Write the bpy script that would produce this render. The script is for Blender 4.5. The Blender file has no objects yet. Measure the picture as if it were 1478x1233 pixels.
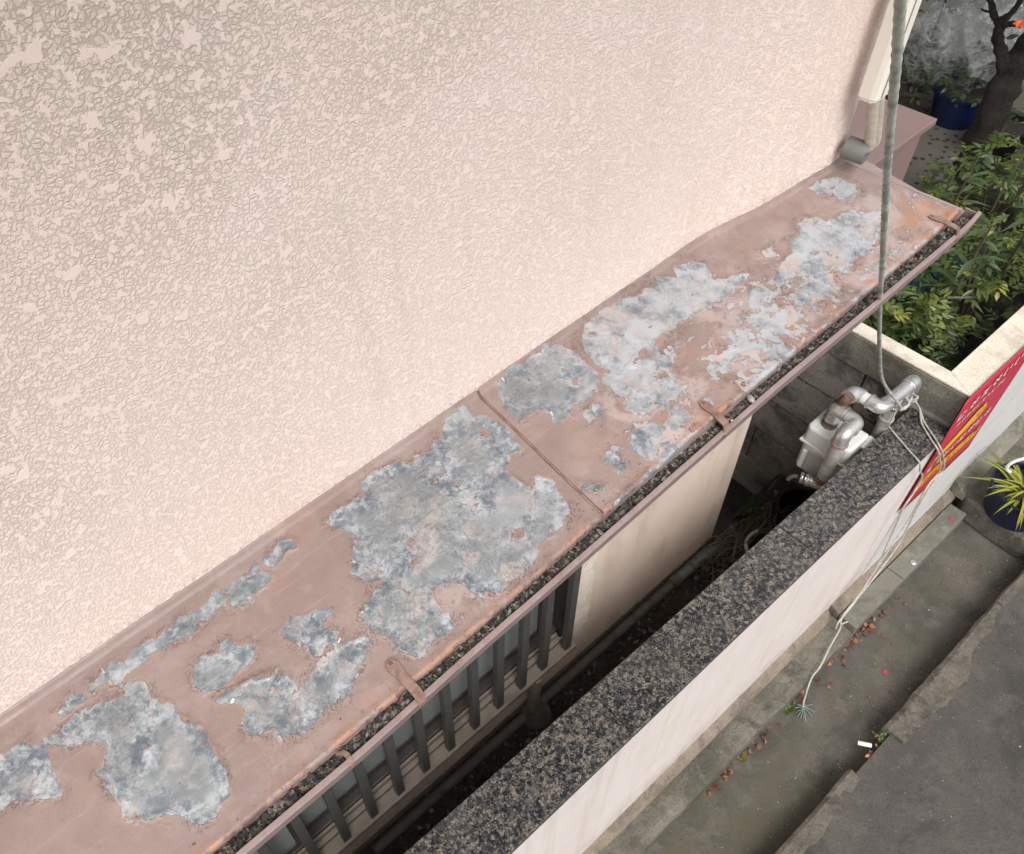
import bpy, bmesh, math, random
import numpy as np
from mathutils import Vector, Matrix, Euler
random.seed(7); np.random.seed(7)
SC = bpy.context.scene
COL = SC.collection
PI = math.pi

# ------------------------------------------------------------------ camera
cam = bpy.data.cameras.new('camera'); camo = bpy.data.objects.new('camera', cam); COL.objects.link(camo)
Rr = [[0.79149707, -0.60251844, -0.10248865], [-0.49446450, -0.53272552, -0.68681029], [0.35921754, 0.59428533, -0.71957466]]
right, up, back = Vector(Rr[0]), -Vector(Rr[1]), -Vector(Rr[2])
mw = Matrix((right, up, back)).transposed().to_4x4(); mw.translation = Vector((0, -0.807235, 3.55))
camo.matrix_world = mw
cam.sensor_fit = 'HORIZONTAL'; cam.sensor_width = 36; cam.lens = 1250 / 1478 * 36
cam.shift_x = (739 - 539) / 1478; cam.shift_y = (503.5 - 616.5) / 1478
cam.clip_start = 0.02; cam.clip_end = 400
SC.camera = camo

# ------------------------------------------------------------------ sky, sun, exposure
SUN_EL, SUN_AZ = math.radians(56), math.radians(205)   # azimuth measured from +Y towards +X
W = bpy.data.worlds.new('World'); SC.world = W; W.use_nodes = True
nt = W.node_tree; bg = nt.nodes['Background']
sky = nt.nodes.new('ShaderNodeTexSky'); sky.sky_type = 'NISHITA'; sky.sun_disc = False
sky.sun_elevation = SUN_EL; sky.sun_rotation = SUN_AZ; sky.dust_density = 4.0; sky.air_density = 1.0
hs = nt.nodes.new('ShaderNodeHueSaturation'); hs.inputs['Saturation'].default_value = 0.12     # overcast: a nearly white sky
nt.links.new(sky.outputs[0], hs.inputs['Color']); nt.links.new(hs.outputs[0], bg.inputs['Color'])
bg.inputs['Strength'].default_value = 0.15
sl = bpy.data.lights.new('sun', 'SUN'); sl.energy = 0.9; sl.angle = math.radians(25); sl.color = (1, .96, .9)
so = bpy.data.objects.new('sun', sl); COL.objects.link(so)
sd = Vector((math.sin(SUN_AZ) * math.cos(SUN_EL), math.cos(SUN_AZ) * math.cos(SUN_EL), math.sin(SUN_EL)))
so.rotation_euler = sd.to_track_quat('Z', 'Y').to_euler(); so.location = (0, -3, 8)
vs = SC.view_settings; vs.view_transform = 'Standard'; vs.look = 'None'; vs.gamma = 1; vs.use_curve_mapping = False
vs.exposure = 0.66

# ------------------------------------------------------------------ helpers: objects
def tag(o, label=None, cat=None, group=None, kind=None):
    if label: o['label'] = label
    if cat: o['category'] = cat
    if group: o['group'] = group
    if kind: o['kind'] = kind
    return o
def thing(name, label, cat, loc=(0, 0, 0), rz=0, group=None):
    o = bpy.data.objects.new(name, None); COL.objects.link(o); o.empty_display_size = .05
    o.location = loc; o.rotation_euler = (0, 0, rz)
    return tag(o, label, cat, group)
def link(name, me, mat=None, parent=None, loc=None, rot=None, scl=None):
    o = bpy.data.objects.new(name, me); COL.objects.link(o)
    if mat and not me.materials: me.materials.append(mat)
    if parent: o.parent = parent
    if loc is not None: o.location = loc
    if rot is not None: o.rotation_euler = rot
    if scl is not None: o.scale = scl
    return o
class MB:
    """collects shapes, builds one mesh"""
    def __init__(s): s.v = []; s.f = []
    def add(s, vs_, fs): b = len(s.v); s.v += [tuple(p) for p in vs_]; s.f += [tuple(i + b for i in f) for f in fs]; return s
    def box(s, x0, x1, y0, y1, z0, z1):
        return s.add([(x0, y0, z0), (x1, y0, z0), (x1, y1, z0), (x0, y1, z0), (x0, y0, z1), (x1, y0, z1), (x1, y1, z1), (x0, y1, z1)],
                     [(0, 3, 2, 1), (4, 5, 6, 7), (0, 1, 5, 4), (1, 2, 6, 5), (2, 3, 7, 6), (3, 0, 4, 7)])
    def prism(s, poly, z0, z1):
        n = len(poly); a = sum(poly[i][0] * poly[(i + 1) % n][1] - poly[(i + 1) % n][0] * poly[i][1] for i in range(n))
        if a < 0: poly = poly[::-1]
        return s.add([(x, y, z0) for x, y in poly] + [(x, y, z1) for x, y in poly],
                     [tuple(range(n))[::-1], tuple(range(n, 2 * n))] + [(i, (i + 1) % n, n + (i + 1) % n, n + i) for i in range(n)])
    def sweep(s, prof, x0, x1, ax=0):
        """profile in (y,z) swept along x"""
        n = len(prof); a = sum(prof[i][0] * prof[(i + 1) % n][1] - prof[(i + 1) % n][0] * prof[i][1] for i in range(n))
        if a < 0: prof = prof[::-1]
        return s.add([(x0, y, z) for y, z in prof] + [(x1, y, z) for y, z in prof],
                     [tuple(range(n))[::-1], tuple(range(n, 2 * n))] + [(i, (i + 1) % n, n + (i + 1) % n, n + i) for i in range(n)])
    def tube(s, pts, r, n=12, caps=True, rmod=None):
        pts = [Vector(p) for p in pts]; m = len(pts); rs = r if hasattr(r, '__len__') else [r] * m
        t0 = (pts[1] - pts[0]).normalized(); a = t0.orthogonal().normalized(); vs_ = []; fs = []
        for i, p in enumerate(pts):
            t = (pts[min(i + 1, m - 1)] - pts[max(i - 1, 0)]).normalized()
            a = (a - t * a.dot(t)).normalized(); b = t.cross(a)
            for k in range(n):
                q = 2 * PI * k / n; rr = rs[i] * (rmod(i, q) if rmod else 1)
                vs_.append(p + a * (math.cos(q) * rr) + b * (math.sin(q) * rr))
        for i in range(m - 1):
            for k in range(n):
                fs.append((i * n + k, i * n + (k + 1) % n, (i + 1) * n + (k + 1) % n, (i + 1) * n + k))
        if caps: fs += [tuple(range(n))[::-1], tuple(range((m - 1) * n, m * n))]
        return s.add(vs_, fs)
    def lathe(s, prof, c, n=32, a0=0, a1=2 * PI):
        """profile (r,z) about the z axis through c"""
        full = abs(a1 - a0 - 2 * PI) < 1e-6; k = n if full else n + 1; m = len(prof)
        vs_ = [(c[0] + r * math.cos(a0 + (a1 - a0) * i / n), c[1] + r * math.sin(a0 + (a1 - a0) * i / n), c[2] + z) for i in range(k) for r, z in prof]
        fs = [(i * m + j, ((i + 1) % k) * m + j, ((i + 1) % k) * m + j + 1, i * m + j + 1) for i in range(n) for j in range(m - 1)]
        return s.add(vs_, fs)
    def mesh(s, name, smooth=False):
        me = bpy.data.meshes.new(name); me.from_pydata(s.v, [], s.f); me.update()
        if smooth:
            me.polygons.foreach_set('use_smooth', [True] * len(me.polygons))
            try: me.set_sharp_from_angle(angle=math.radians(smooth if smooth > 1 else 40))
            except Exception: pass
        return me
    def build(s, name, mat, parent=None, smooth=False, bevel=0, loc=None, rot=None):
        o = link(name, s.mesh(name, smooth), mat, parent, loc, rot)
        if bevel:
            b = o.modifiers.new('bevel', 'BEVEL'); b.width = bevel; b.segments = 2; b.limit_method = 'ANGLE'; b.angle_limit = math.radians(35)
        return o
def bend(pts, r, n=6):
    """polyline with rounded corners"""
    pts = [Vector(p) for p in pts]; out = [pts[0]]
    for i in range(1, len(pts) - 1):
        p = pts[i]; a = (pts[i - 1] - p); b = (pts[i + 1] - p); d = min(r, a.length * .49, b.length * .49)
        A = p + a.normalized() * d; B = p + b.normalized() * d
        for k in range(n + 1):
            t = k / n; out.append((1 - t) ** 2 * A + 2 * t * (1 - t) * p + t * t * B)
    return out + [pts[-1]]
def spline(pts, n=10):
    """Catmull-Rom through the points"""
    P = [Vector(p) for p in pts]; P = [2 * P[0] - P[1]] + P + [2 * P[-1] - P[-2]]; out = []
    for i in range(1, len(P) - 2):
        for k in range(n):
            t = k / n
            out.append(.5 * ((2 * P[i]) + (P[i + 1] - P[i - 1]) * t + (2 * P[i - 1] - 5 * P[i] + 4 * P[i + 1] - P[i + 2]) * t * t + (3 * P[i] - P[i - 1] - 3 * P[i + 1] + P[i + 2]) * t ** 3))
    return out + [P[-2]]
# value noise in numpy, for geometry
_perm = np.random.RandomState(3).rand(256, 256).astype(np.float32)
def vnoise(x, y, oct=3, seed=0):
    x = np.asarray(x, np.float32); y = np.asarray(y, np.float32); r = np.zeros(np.broadcast(x, y).shape, np.float32); amp = 1; tot = 0
    for o in range(oct):
        xs = x * 2 ** o + 17.3 * seed + 5.1 * o; ys = y * 2 ** o + 9.7 * seed + 3.3 * o
        i = np.floor(xs).astype(int); j = np.floor(ys).astype(int); u = xs - i; w = ys - j; u = u * u * (3 - 2 * u); w = w * w * (3 - 2 * w)
        g = lambda a, b: _perm[a & 255, b & 255]
        r += amp * ((g(i, j) * (1 - u) + g(i + 1, j) * u) * (1 - w) + (g(i, j + 1) * (1 - u) + g(i + 1, j + 1) * u) * w); tot += amp; amp *= .5
    return r / tot - .5

# ------------------------------------------------------------------ helpers: materials
class N:
    def __init__(s, name, rough=.7, metal=0, spec=None):
        s.m = bpy.data.materials.new(name); s.m.use_nodes = True; s.t = s.m.node_tree; s.b = s.t.nodes['Principled BSDF']
        s.b.inputs['Roughness'].default_value = rough; s.b.inputs['Metallic'].default_value = metal
        if spec is not None: s.b.inputs['Specular IOR Level'].default_value = spec
        s.co = s.t.nodes.new('ShaderNodeTexCoord').outputs['Object']
    def nd(s, ty): return s.t.nodes.new(ty)
    def put(s, sock, v):
        if hasattr(v, 'is_output'): s.t.links.new(v, sock)
        elif isinstance(v, (tuple, list)): sock.default_value = (*v, 1) if len(v) == 3 and sock.type == 'RGBA' else v
        else: sock.default_value = v
    def geo(s): s.co = s.nd('ShaderNodeNewGeometry').outputs['Position']; return s
    def attr(s, nm, out='Fac'): n = s.nd('ShaderNodeAttribute'); n.attribute_name = nm; return n.outputs[out]
    def rnd(s): return s.nd('ShaderNodeObjectInfo').outputs['Random']
    def isl(s): return s.nd('ShaderNodeNewGeometry').outputs['Random Per Island']
    def map(s, sc, rot=(0, 0, 0)):
        n = s.nd('ShaderNodeMapping'); s.put(n.inputs['Vector'], s.co); n.inputs['Scale'].default_value = sc; n.inputs['Rotation'].default_value = rot; return n.outputs[0]
    def noise(s, scale, det=3, rough=.5, dist=0, vec=None):
        n = s.nd('ShaderNodeTexNoise'); s.put(n.inputs['Vector'], vec or s.co); n.inputs['Scale'].default_value = scale; n.inputs['Detail'].default_value = det
        n.inputs['Roughness'].default_value = rough; n.inputs['Distortion'].default_value = dist; return n.outputs['Fac']
    def vor(s, scale, feat='F1', out='Distance', vec=None, rand=1):
        n = s.nd('ShaderNodeTexVoronoi'); n.feature = feat; s.put(n.inputs['Vector'], vec or s.co); n.inputs['Scale'].default_value = scale; n.inputs['Randomness'].default_value = rand; return n.outputs[out]
    def math(s, op, a, b=0, c=0, clamp=False):
        n = s.nd('ShaderNodeMath'); n.operation = op; n.use_clamp = clamp; s.put(n.inputs[0], a); s.put(n.inputs[1], b); s.put(n.inputs[2], c); return n.outputs[0]
    def step(s, v, a, b, lo=0, hi=1):
        n = s.nd('ShaderNodeMapRange'); n.interpolation_type = 'SMOOTHSTEP'; s.put(n.inputs['Value'], v); n.inputs['From Min'].default_value = a; n.inputs['From Max'].default_value = b
        n.inputs['To Min'].default_value = lo; n.inputs['To Max'].default_value = hi; return n.outputs[0]
    def ramp(s, v, stops, const=False):
        n = s.nd('ShaderNodeValToRGB'); r = n.color_ramp
        if const: r.interpolation = 'CONSTANT'
        while len(r.elements) < len(stops): r.elements.new(.5)
        for e, (p, c) in zip(r.elements, stops): e.position = p; e.color = (*c, 1)
        s.put(n.inputs[0], v); return n.outputs[0]
    def mix(s, f, a, b, mode='MIX'):
        n = s.nd('ShaderNodeMix'); n.data_type = 'RGBA'; n.blend_type = mode; s.put(n.inputs[0], f); s.put(n.inputs[6], a); s.put(n.inputs[7], b); return n.outputs[2]
    def bump(s, h, strength=.5, dist=.01, nrm=None):
        n = s.nd('ShaderNodeBump'); n.inputs['Strength'].default_value = strength; n.inputs['Distance'].default_value = dist; s.put(n.inputs['Height'], h)
        if nrm is not None: s.t.links.new(nrm, n.inputs['Normal'])
        return n.outputs[0]
    def done(s, col=None, nrm=None, rough=None, metal=None):
        if col is not None: s.put(s.b.inputs['Base Color'], col)
        if nrm is not None: s.put(s.b.inputs['Normal'], nrm)
        if rough is not None: s.put(s.b.inputs['Roughness'], rough)
        if metal is not None: s.put(s.b.inputs['Metallic'], metal)
        return s.m
def sx(*c):  # sRGB 0-255 to linear
    return tuple((v / 255 / 12.92) if v / 255 <= .04045 else ((v / 255 + .055) / 1.055) ** 2.4 for v in c)

# ------------------------------------------------------------------ materials
def mk_stucco():
    n = N('pink_stucco', .9)
    sp = n.nd('ShaderNodeSeparateXYZ'); n.put(sp.inputs[0], n.co)
    warp = n.nd('ShaderNodeTexNoise'); n.put(warp.inputs['Vector'], n.co); warp.inputs['Scale'].default_value = 75; warp.inputs['Detail'].default_value = 3
    vm = n.nd('ShaderNodeVectorMath'); vm.operation = 'MULTIPLY_ADD'; n.t.links.new(warp.outputs['Color'], vm.inputs[0]); vm.inputs[1].default_value = (.011, .011, .011); n.t.links.new(n.co, vm.inputs[2])
    wv = vm.outputs[0]
    coarse = n.step(n.math('ADD', n.math('MULTIPLY', n.noise(2.6, 3, .6), 1.6), n.math('SUBTRACT', n.math('MULTIPLY', sp.outputs[2], .62), n.math('MULTIPLY', sp.outputs[0], .30))), 2.22, 3.05)   # rougher, broader splashes higher up
    e1 = n.step(n.vor(140, 'DISTANCE_TO_EDGE', vec=wv), .0, .20); e2 = n.step(n.vor(270, 'DISTANCE_TO_EDGE', vec=wv), .0, .22)
    plm = n.noise(38, 3, .55)
    pl = n.step(n.math('ADD', plm, n.math('MULTIPLY', coarse, .06)), .60, .655, 0, .93)
    pl2 = n.step(n.noise(95, 2, .5), .55, .60)
    gran = n.noise(330, 3, .65)
    cell = n.math('MULTIPLY', n.math('MULTIPLY', e1, n.math('ADD', .55, n.math('MULTIPLY', e2, .45))), n.math('ADD', .55, n.math('MULTIPLY', gran, .75)))
    low = n.math('MULTIPLY', cell, n.math('SUBTRACT', .92, n.math('MULTIPLY', coarse, .22)))
    h = n.math('MAXIMUM', n.math('MAXIMUM', low, n.math('MULTIPLY', pl2, .86)), pl)
    crev = n.step(h, .08, .50)
    big = n.noise(2.2, 3)
    c = n.mix(n.step(big, .40, .60), (.78, .642, .575), (.795, .662, .605))
    c = n.mix(n.step(n.noise(9, 3), .58, .70, 0, .22), c, (.66, .585, .50))
    c = n.mix(n.step(n.noise(3, 5, .65, 0, n.map((4, 4, .45))), .54, .68, 0, .22), c, (.56, .47, .40))
    dk = n.math('MULTIPLY', n.math('SUBTRACT', 1, crev), n.math('ADD', .26, n.math('MULTIPLY', coarse, .36)))
    c = n.mix(dk, c, (.36, .285, .235))
    c = n.mix(n.math('MULTIPLY', n.math('MULTIPLY', coarse, .34), n.step(h, .85, .5)), c, (.48, .40, .33))
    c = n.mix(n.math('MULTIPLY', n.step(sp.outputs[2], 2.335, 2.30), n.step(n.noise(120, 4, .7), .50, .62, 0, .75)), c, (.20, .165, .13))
    return n.done(c, n.bump(h, .48, .0032))
def mk_lowstucco():
    n = N('beige_fine_stucco', .9)
    g = n.noise(260, 3, .6)
    c = n.mix(n.step(n.noise(4, 4), .4, .7), (.56, .46, .385), (.50, .41, .34))
    c = n.mix(n.step(n.noise(3, 6, .68, .3, n.map((3, 3, .5))), .48, .66, 0, .5), c, (.33, .27, .22))
    return n.done(c, n.bump(g, .5, .002))
def mk_roof():
    n = N('peeling_roof_paint', .5)
    p = n.attr('peel'); e = n.attr('edge'); w = n.attr('wear')
    f = n.math('ADD', n.math('MULTIPLY', n.math('SUBTRACT', n.noise(40, 5, .60), .5), 2.6), n.math('ADD', p, .42))
    spots = n.math('MULTIPLY', n.math('SUBTRACT', n.noise(55, 6, .62, .4), n.math('SUBTRACT', n.math('SUBTRACT', .80, n.math('MULTIPLY', w, .23)), n.math('MULTIPLY', n.step(p, -2.6, -.3), .11))), 9)
    f = n.math('MAXIMUM', f, spots)
    keep = n.math('MULTIPLY', n.math('SUBTRACT', n.noise(38, 5, .6, .8), .665), 12)
    f = n.math('MINIMUM', f, n.math('SUBTRACT', .6, n.math('MULTIPLY', keep, 3)))
    mask = n.step(f, -.02, .025)
    # bare galvanised metal: mottled spangle with white oxide
    wp = n.nd('ShaderNodeTexNoise'); n.put(wp.inputs['Vector'], n.co); wp.inputs['Scale'].default_value = 130; wp.inputs['Detail'].default_value = 3
    vm = n.nd('ShaderNodeVectorMath'); vm.operation = 'MULTIPLY_ADD'; n.t.links.new(wp.outputs['Color'], vm.inputs[0]); vm.inputs[1].default_value = (.014, .014, .014); n.t.links.new(n.co, vm.inputs[2])
    sc_ = n.nd('ShaderNodeSeparateColor'); n.put(sc_.inputs[0], n.vor(105, out='Color', vec=vm.outputs[0])); sc2 = n.nd('ShaderNodeSeparateColor'); n.put(sc2.inputs[0], n.vor(230, out='Color', vec=vm.outputs[0]))
    q = n.math('ADD', n.math('ADD', n.math('MULTIPLY', n.noise(30, 3, .55), .72), n.math('MULTIPLY', sc_.outputs[0], .17)), n.math('MULTIPLY', sc2.outputs[0], .11)); q2 = n.math('ADD', n.noise(11, 4, .6, .6), n.math('MULTIPLY', n.math('SUBTRACT', n.step(p, .4, 3.2), .5), .16)); q3 = n.noise(120, 5, .7, .4); 
    met = n.ramp(q, [(.36, (.14, .165, .195)), (.44, (.185, .212, .24)), (.49, (.235, .26, .282)), (.54, (.305, .33, .352)), (.61, (.385, .41, .43)), (.70, (.47, .48, .485))])
    plain = n.ramp(n.noise(26, 4, .6, .3), [(.38, (.215, .235, .242)), (.52, (.265, .28, .284)), (.63, (.345, .355, .354))])
    met = n.mix(n.step(q2, .42, .62), met, plain)
    met = n.mix(n.step(q3, .58, .70, 0, .5), met, (.50, .49, .48))
    met = n.mix(n.step(n.noise(8, 5, .65), .50, .62, 0, .30), met, (.19, .195, .195))
    met = n.mix(n.step(n.noise(9, 5, .7, 0, n.map((2, 22, 1), (0, 0, .5))), .58, .64, 0, .35), met, (.44, .44, .43))
    met = n.mix(n.math('MULTIPLY', n.attr('pale'), n.step(n.noise(17, 5, .65), .36, .60)), met, (.47, .48, .50))
    met = n.mix(n.math('MULTIPLY', n.step(n.noise(22, 5, .65, .6), .52, .60), n.math('ADD', w, .12), clamp=True), met, (.49, .405, .375))
    rim = n.math('MULTIPLY', n.step(f, 0, .18), n.step(f, .55, .2))
    met = n.mix(n.math('MULTIPLY', rim, n.step(n.noise(30, 4, .7), .54, .64, 0, .4)), met, (.44, .40, .365))
    # faded mauve-brown paint, salmon where it chalks
    pc = n.mix(n.step(n.noise(7, 4, .6), .35, .65), (.236, .174, .154), (.272, .204, .186))
    pc = n.mix(n.step(n.noise(24, 7, .74), .48, .62, 0, .38), pc, (.215, .152, .135))
    pc = n.mix(n.step(n.noise(15, 7, .72), .50, .63, 0, .40), pc, (.345, .268, .245))
    pc = n.mix(n.step(n.noise(6, 6, .75, 0, n.map((1.2, 16, 1))), .55, .66, 0, .35), pc, (.36, .275, .245))
    pc = n.mix(n.step(n.noise(420, 2, .6), .60, .70, 0, .35), pc, (.15, .105, .092))
    sal = n.math('ADD', n.math('MULTIPLY', n.math('MULTIPLY', n.step(e, .05, .004), n.step(n.noise(7, 4, .7), .40, .60)), .85), n.math('MULTIPLY', w, .38))
    salm = n.math('MULTIPLY', sal, n.step(n.noise(11, 5, .65, .8), .42, .66), clamp=True)
    pc = n.mix(salm, pc, (.42, .235, .175))
    pc = n.mix(n.math('MULTIPLY', n.step(e, .016, .003), n.step(n.noise(26, 6, .75), .47, .6, 0, .75)), pc, (.42, .205, .13))
    pc = n.mix(n.math('MULTIPLY', n.step(e, .012, .001), n.step(n.noise(40, 6, .75), .50, .58, 0, .8)), pc, (.12, .085, .075))
    pc = n.mix(n.math('MULTIPLY', n.step(n.noise(160, 4, .7), .62, .70, 0, .6), n.step(e, .11, .0)), pc, (.12, .085, .075))
    pc = n.mix(n.math('MULTIPLY', n.step(n.noise(9, 5, .65, 1), .47, .58, 0, .75), n.step(w, .15, .7)), pc, (.40, .33, .31))
    nearrim = n.step(f, -.35, -.02)
    pc = n.mix(n.math('MULTIPLY', nearrim, .45), pc, (.44, .25, .19))
    # squiggly cracks where the film is lifting
    cr = n.math('ABSOLUTE', n.math('SUBTRACT', n.noise(85, 3, .6, 1.5), .5))
    crm = n.math('MULTIPLY', n.step(cr, .024, .005), n.math('MULTIPLY', n.step(p, n.math('SUBTRACT', -1.9, n.math('MULTIPLY', n.attr('pale'), 1.6)), -.5) if False else n.step(n.math('ADD', p, n.math('MULTIPLY', n.attr('pale'), 1.4)), -2.2, -.6), n.step(n.noise(13, 3), .46, .55)))
    pc = n.mix(n.math('MULTIPLY', n.step(n.noise(5.5, 6, .7), .56, .66), n.math('ADD', .12, n.math('MULTIPLY', w, .6)), clamp=True), pc, (.40, .19, .10))
    pc = n.mix(n.math('MULTIPLY', crm, .8), pc, (.11, .075, .07))
    col = n.mix(mask, pc, met)
    lip = n.math('MULTIPLY', n.step(f, -.10, -.02), n.step(f, .04, 0))
    col = n.mix(n.math('MULTIPLY', lip, n.step(n.noise(34, 4, .7), .42, .6, .1, .75)), col, (.13, .09, .08))
    curl = n.math('MULTIPLY', n.step(f, -.8, -.03), n.step(n.noise(16, 3), .4, .65))
    film = n.math('SUBTRACT', 1, mask)
    h = n.math('MULTIPLY', film, n.math('ADD', .45, n.math('MULTIPLY', curl, 1.2)))
    h = n.math('ADD', h, n.math('MULTIPLY', crm, .7))
    h = n.math('ADD', h, n.math('MULTIPLY', n.step(n.noise(26, 4, .6), .55, .63), .22))
    h = n.math('ADD', h, n.math('MULTIPLY', n.noise(240, 3), .10))
    nr = n.bump(h, .8, .0013)
    nr = n.bump(n.noise(6, 3), .25, .012, nr)
    ro = n.mix(mask, n.step(n.noise(20, 3), .3, .7, .38, .55), n.step(q, .3, .7, .38, .6))
    return n.done(col, nr, ro, n.math('MULTIPLY', mask, .25))
def mk_paint(name, c, c2, rough=.55, sc=20, b=.2, dirt=None):
    n = N(name, rough); k = n.mix(n.step(n.noise(sc, 5, .65), .35, .7), c, c2)
    if dirt: k = n.mix(n.step(n.noise(sc * .6, 6, .7, .5), .52, .7, 0, .8), k, dirt)
    return n.done(k, n.bump(n.noise(sc * 8, 3), b, .001))
def mk_concrete(name, c, c2, dirt, sc=12, b=.5, bd=.003, moss=None, pits=True, rough=.9):
    n = N(name, rough).geo(); k = n.mix(n.step(n.noise(sc, 6, .65), .36, .64), c, c2)
    k = n.mix(n.step(n.noise(sc * .45, 7, .72, .6), .49, .60, 0, .7), k, dirt)
    k = n.mix(n.step(n.noise(sc * 2.3, 6, .7, .3), .52, .64, 0, .55), k, tuple(min(1, v * 1.22) for v in c))
    fine = n.noise(130, 5, .75); fine2 = n.noise(300, 3, .7); k = n.mix(n.step(fine, .515, .62, 0, .6), k, dirt)
    k = n.mix(n.step(fine2, .55, .66, 0, .5), k, tuple(min(1, v * 1.55) for v in c2))
    k = n.mix(n.step(n.vor(70), .16, .07, 0, .35), k, tuple(min(1, v * 1.6) for v in c))
    if moss: k = n.mix(n.step(n.noise(sc * .5, 5, .7, .4), .50, .62, 0, .75), k, moss)
    return n.done(k, n.bump(n.math('ADD', fine, n.noise(sc * 3, 4)), b, bd))
def mk_granite():
    n = N('dark_speckled_granite', .32)
    v = n.vor(105, out='Color', vec=None); v2 = n.vor(290, out='Color')
    sep = n.nd('ShaderNodeSeparateColor'); n.put(sep.inputs[0], v); s2 = n.nd('ShaderNodeSeparateColor'); n.put(s2.inputs[0], v2)
    k = n.math('ADD', n.math('MULTIPLY', sep.outputs[0], .30), n.math('MULTIPLY', s2.outputs[0], .32))
    k = n.math('ADD', k, n.math('MULTIPLY', n.noise(95, 5, .7, .5), .5))
    c = n.ramp(k, [(.36, (.014, .014, .016)), (.49, (.030, .031, .036)), (.58, (.062, .060, .060)), (.68, (.128, .108, .088)), (.82, (.235, .20, .165))])
    c = n.mix(n.step(n.noise(5, 6, .7), .48, .66, 0, .5), c, n.mix(.55, c, (.15, .14, .125)))
    c = n.mix(n.step(n.noise(24, 6, .75), .56, .66, 0, .5), c, (.15, .135, .115))
    return n.done(c, n.bump(n.noise(90, 3), .06, .001), n.step(n.noise(8, 4), .3, .7, .14, .30))
def mk_leaf(name, cols, rough=.45):
    n = N(name, rough); r = n.rnd(); k = n.ramp(r, cols)
    k = n.mix(n.step(n.noise(40, 3), .45, .75, 0, .4), k, tuple(v * .6 for v in cols[0][1]))
    n.b.inputs['Subsurface Weight'].default_value = 0
    return n.done(k, n.bump(n.noise(120, 2), .15, .001))
def mk_plastic():
    n = N('clear_plastic_film', .18); n.put(n.b.inputs['Base Color'], (.62, .64, .64))
    tr = n.nd('ShaderNodeBsdfTransparent'); ms = n.nd('ShaderNodeMixShader'); out = n.t.nodes['Material Output']
    n.put(ms.inputs[0], n.step(n.noise(14, 5, .65, .5), .42, .62, .12, .62)); n.t.links.new(tr.outputs[0], ms.inputs[1]); n.t.links.new(n.b.outputs[0], ms.inputs[2]); n.t.links.new(ms.outputs[0], out.inputs['Surface'])
    return n.done(None, n.bump(n.noise(26, 4, .6, 1.5), .8, .02))
MAT = {}
MAT['stucco'] = mk_stucco(); MAT['low'] = mk_lowstucco(); MAT['roof'] = mk_roof()
MAT['mauve'] = mk_paint('mauve_gutter_paint', (.31, .235, .225), (.26, .195, .182), .45, 18, .3, (.22, .155, .14))
MAT['mauvebox'] = mk_paint('mauve_box_paint', (.215, .143, .135), (.195, .128, .12), .5, 4, .1)
MAT['rust'] = mk_paint('rusty_strap_paint', (.27, .175, .15), (.19, .10, .07), .6, 60, .5, (.11, .06, .045))
MAT['dirt'] = mk_paint('gutter_dirt', (.035, .03, .026), (.07, .06, .052), .95, 60, 1)
MAT['granite'] = mk_granite()
def mk_white():
    n = N('pink_white_render', .88).geo(); c = n.mix(n.step(n.noise(5, 6, .65), .36, .64), (.66, .592, .565), (.62, .55, .52))
    st = n.math('MULTIPLY', n.step(n.noise(4, 6, .65, 0, n.map((7, 7, .30))), .50, .68), .35); c = n.mix(st, c, (.46, .40, .36))
    sp = n.nd('ShaderNodeSeparateXYZ'); n.put(sp.inputs[0], n.co)
    c = n.mix(n.math('MULTIPLY', n.step(sp.outputs[2], .46, .27), n.step(n.noise(16, 6, .7), .38, .62, .1, .7)), c, (.42, .355, .30))
    c = n.mix(n.step(n.noise(200, 3, .7), .60, .70, 0, .25), c, (.47, .40, .36))
    return n.done(c, n.bump(n.math('ADD', n.noise(190, 4, .6), n.math('MULTIPLY', n.noise(30, 3), 1.2)), .35, .002))
MAT['white'] = mk_white()
MAT['grey_render'] = mk_paint('grey_white_render', (.56, .55, .535), (.51, .50, .485), .8, 9, .4, (.45, .435, .41))
MAT['cream'] = mk_concrete('cream_painted_coping', (.60, .54, .44), (.66, .60, .51), (.42, .36, .28), 10, .25, .002)
MAT['block'] = mk_concrete('aged_concrete_block', (.34, .30, .265), (.23, .205, .18), (.085, .076, .066), 6, .8, .005, (.06, .056, .046))
MAT['patch'] = mk_concrete('smooth_mortar_patch', (.40, .355, .32), (.33, .295, .265), (.18, .16, .14), 7, .5, .003)
MAT['cope'] = mk_concrete('weathered_grey_mortar', (.25, .23, .19), (.18, .168, .132), (.07, .064, .05), 10, .8, .005)
MAT['skirt'] = mk_concrete('brown_mortar_skirting', (.24, .19, .145), (.19, .155, .12), (.10, .085, .07), 16, .8, .004)
MAT['ledge'] = mk_concrete('rough_old_concrete', (.205, .183, .148), (.125, .116, .094), (.058, .054, .044), 11, 1, .009, (.10, .094, .06))
MAT['plate'] = mk_concrete('drain_cover_concrete', (.175, .165, .132), (.15, .142, .115), (.095, .09, .072), 7, .4, .002)
MAT['alley'] = mk_concrete('alley_concrete', (.118, .106, .086), (.084, .078, .066), (.048, .044, .036), 4, .6, .004, (.082, .075, .046))
MAT['asphalt'] = mk_concrete('worn_asphalt', (.098, .089, .078), (.072, .066, .058), (.04, .037, .033), 5, 1, .006)
MAT['kerb'] = mk_concrete('broken_kerb_concrete', (.20, .172, .138), (.135, .12, .096), (.06, .053, .043), 13, 1, .012)
MAT['soil'] = mk_concrete('dark_soil', (.085, .072, .058), (.06, .051, .042), (.02, .017, .014), 14, 1.2, .015)
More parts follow.
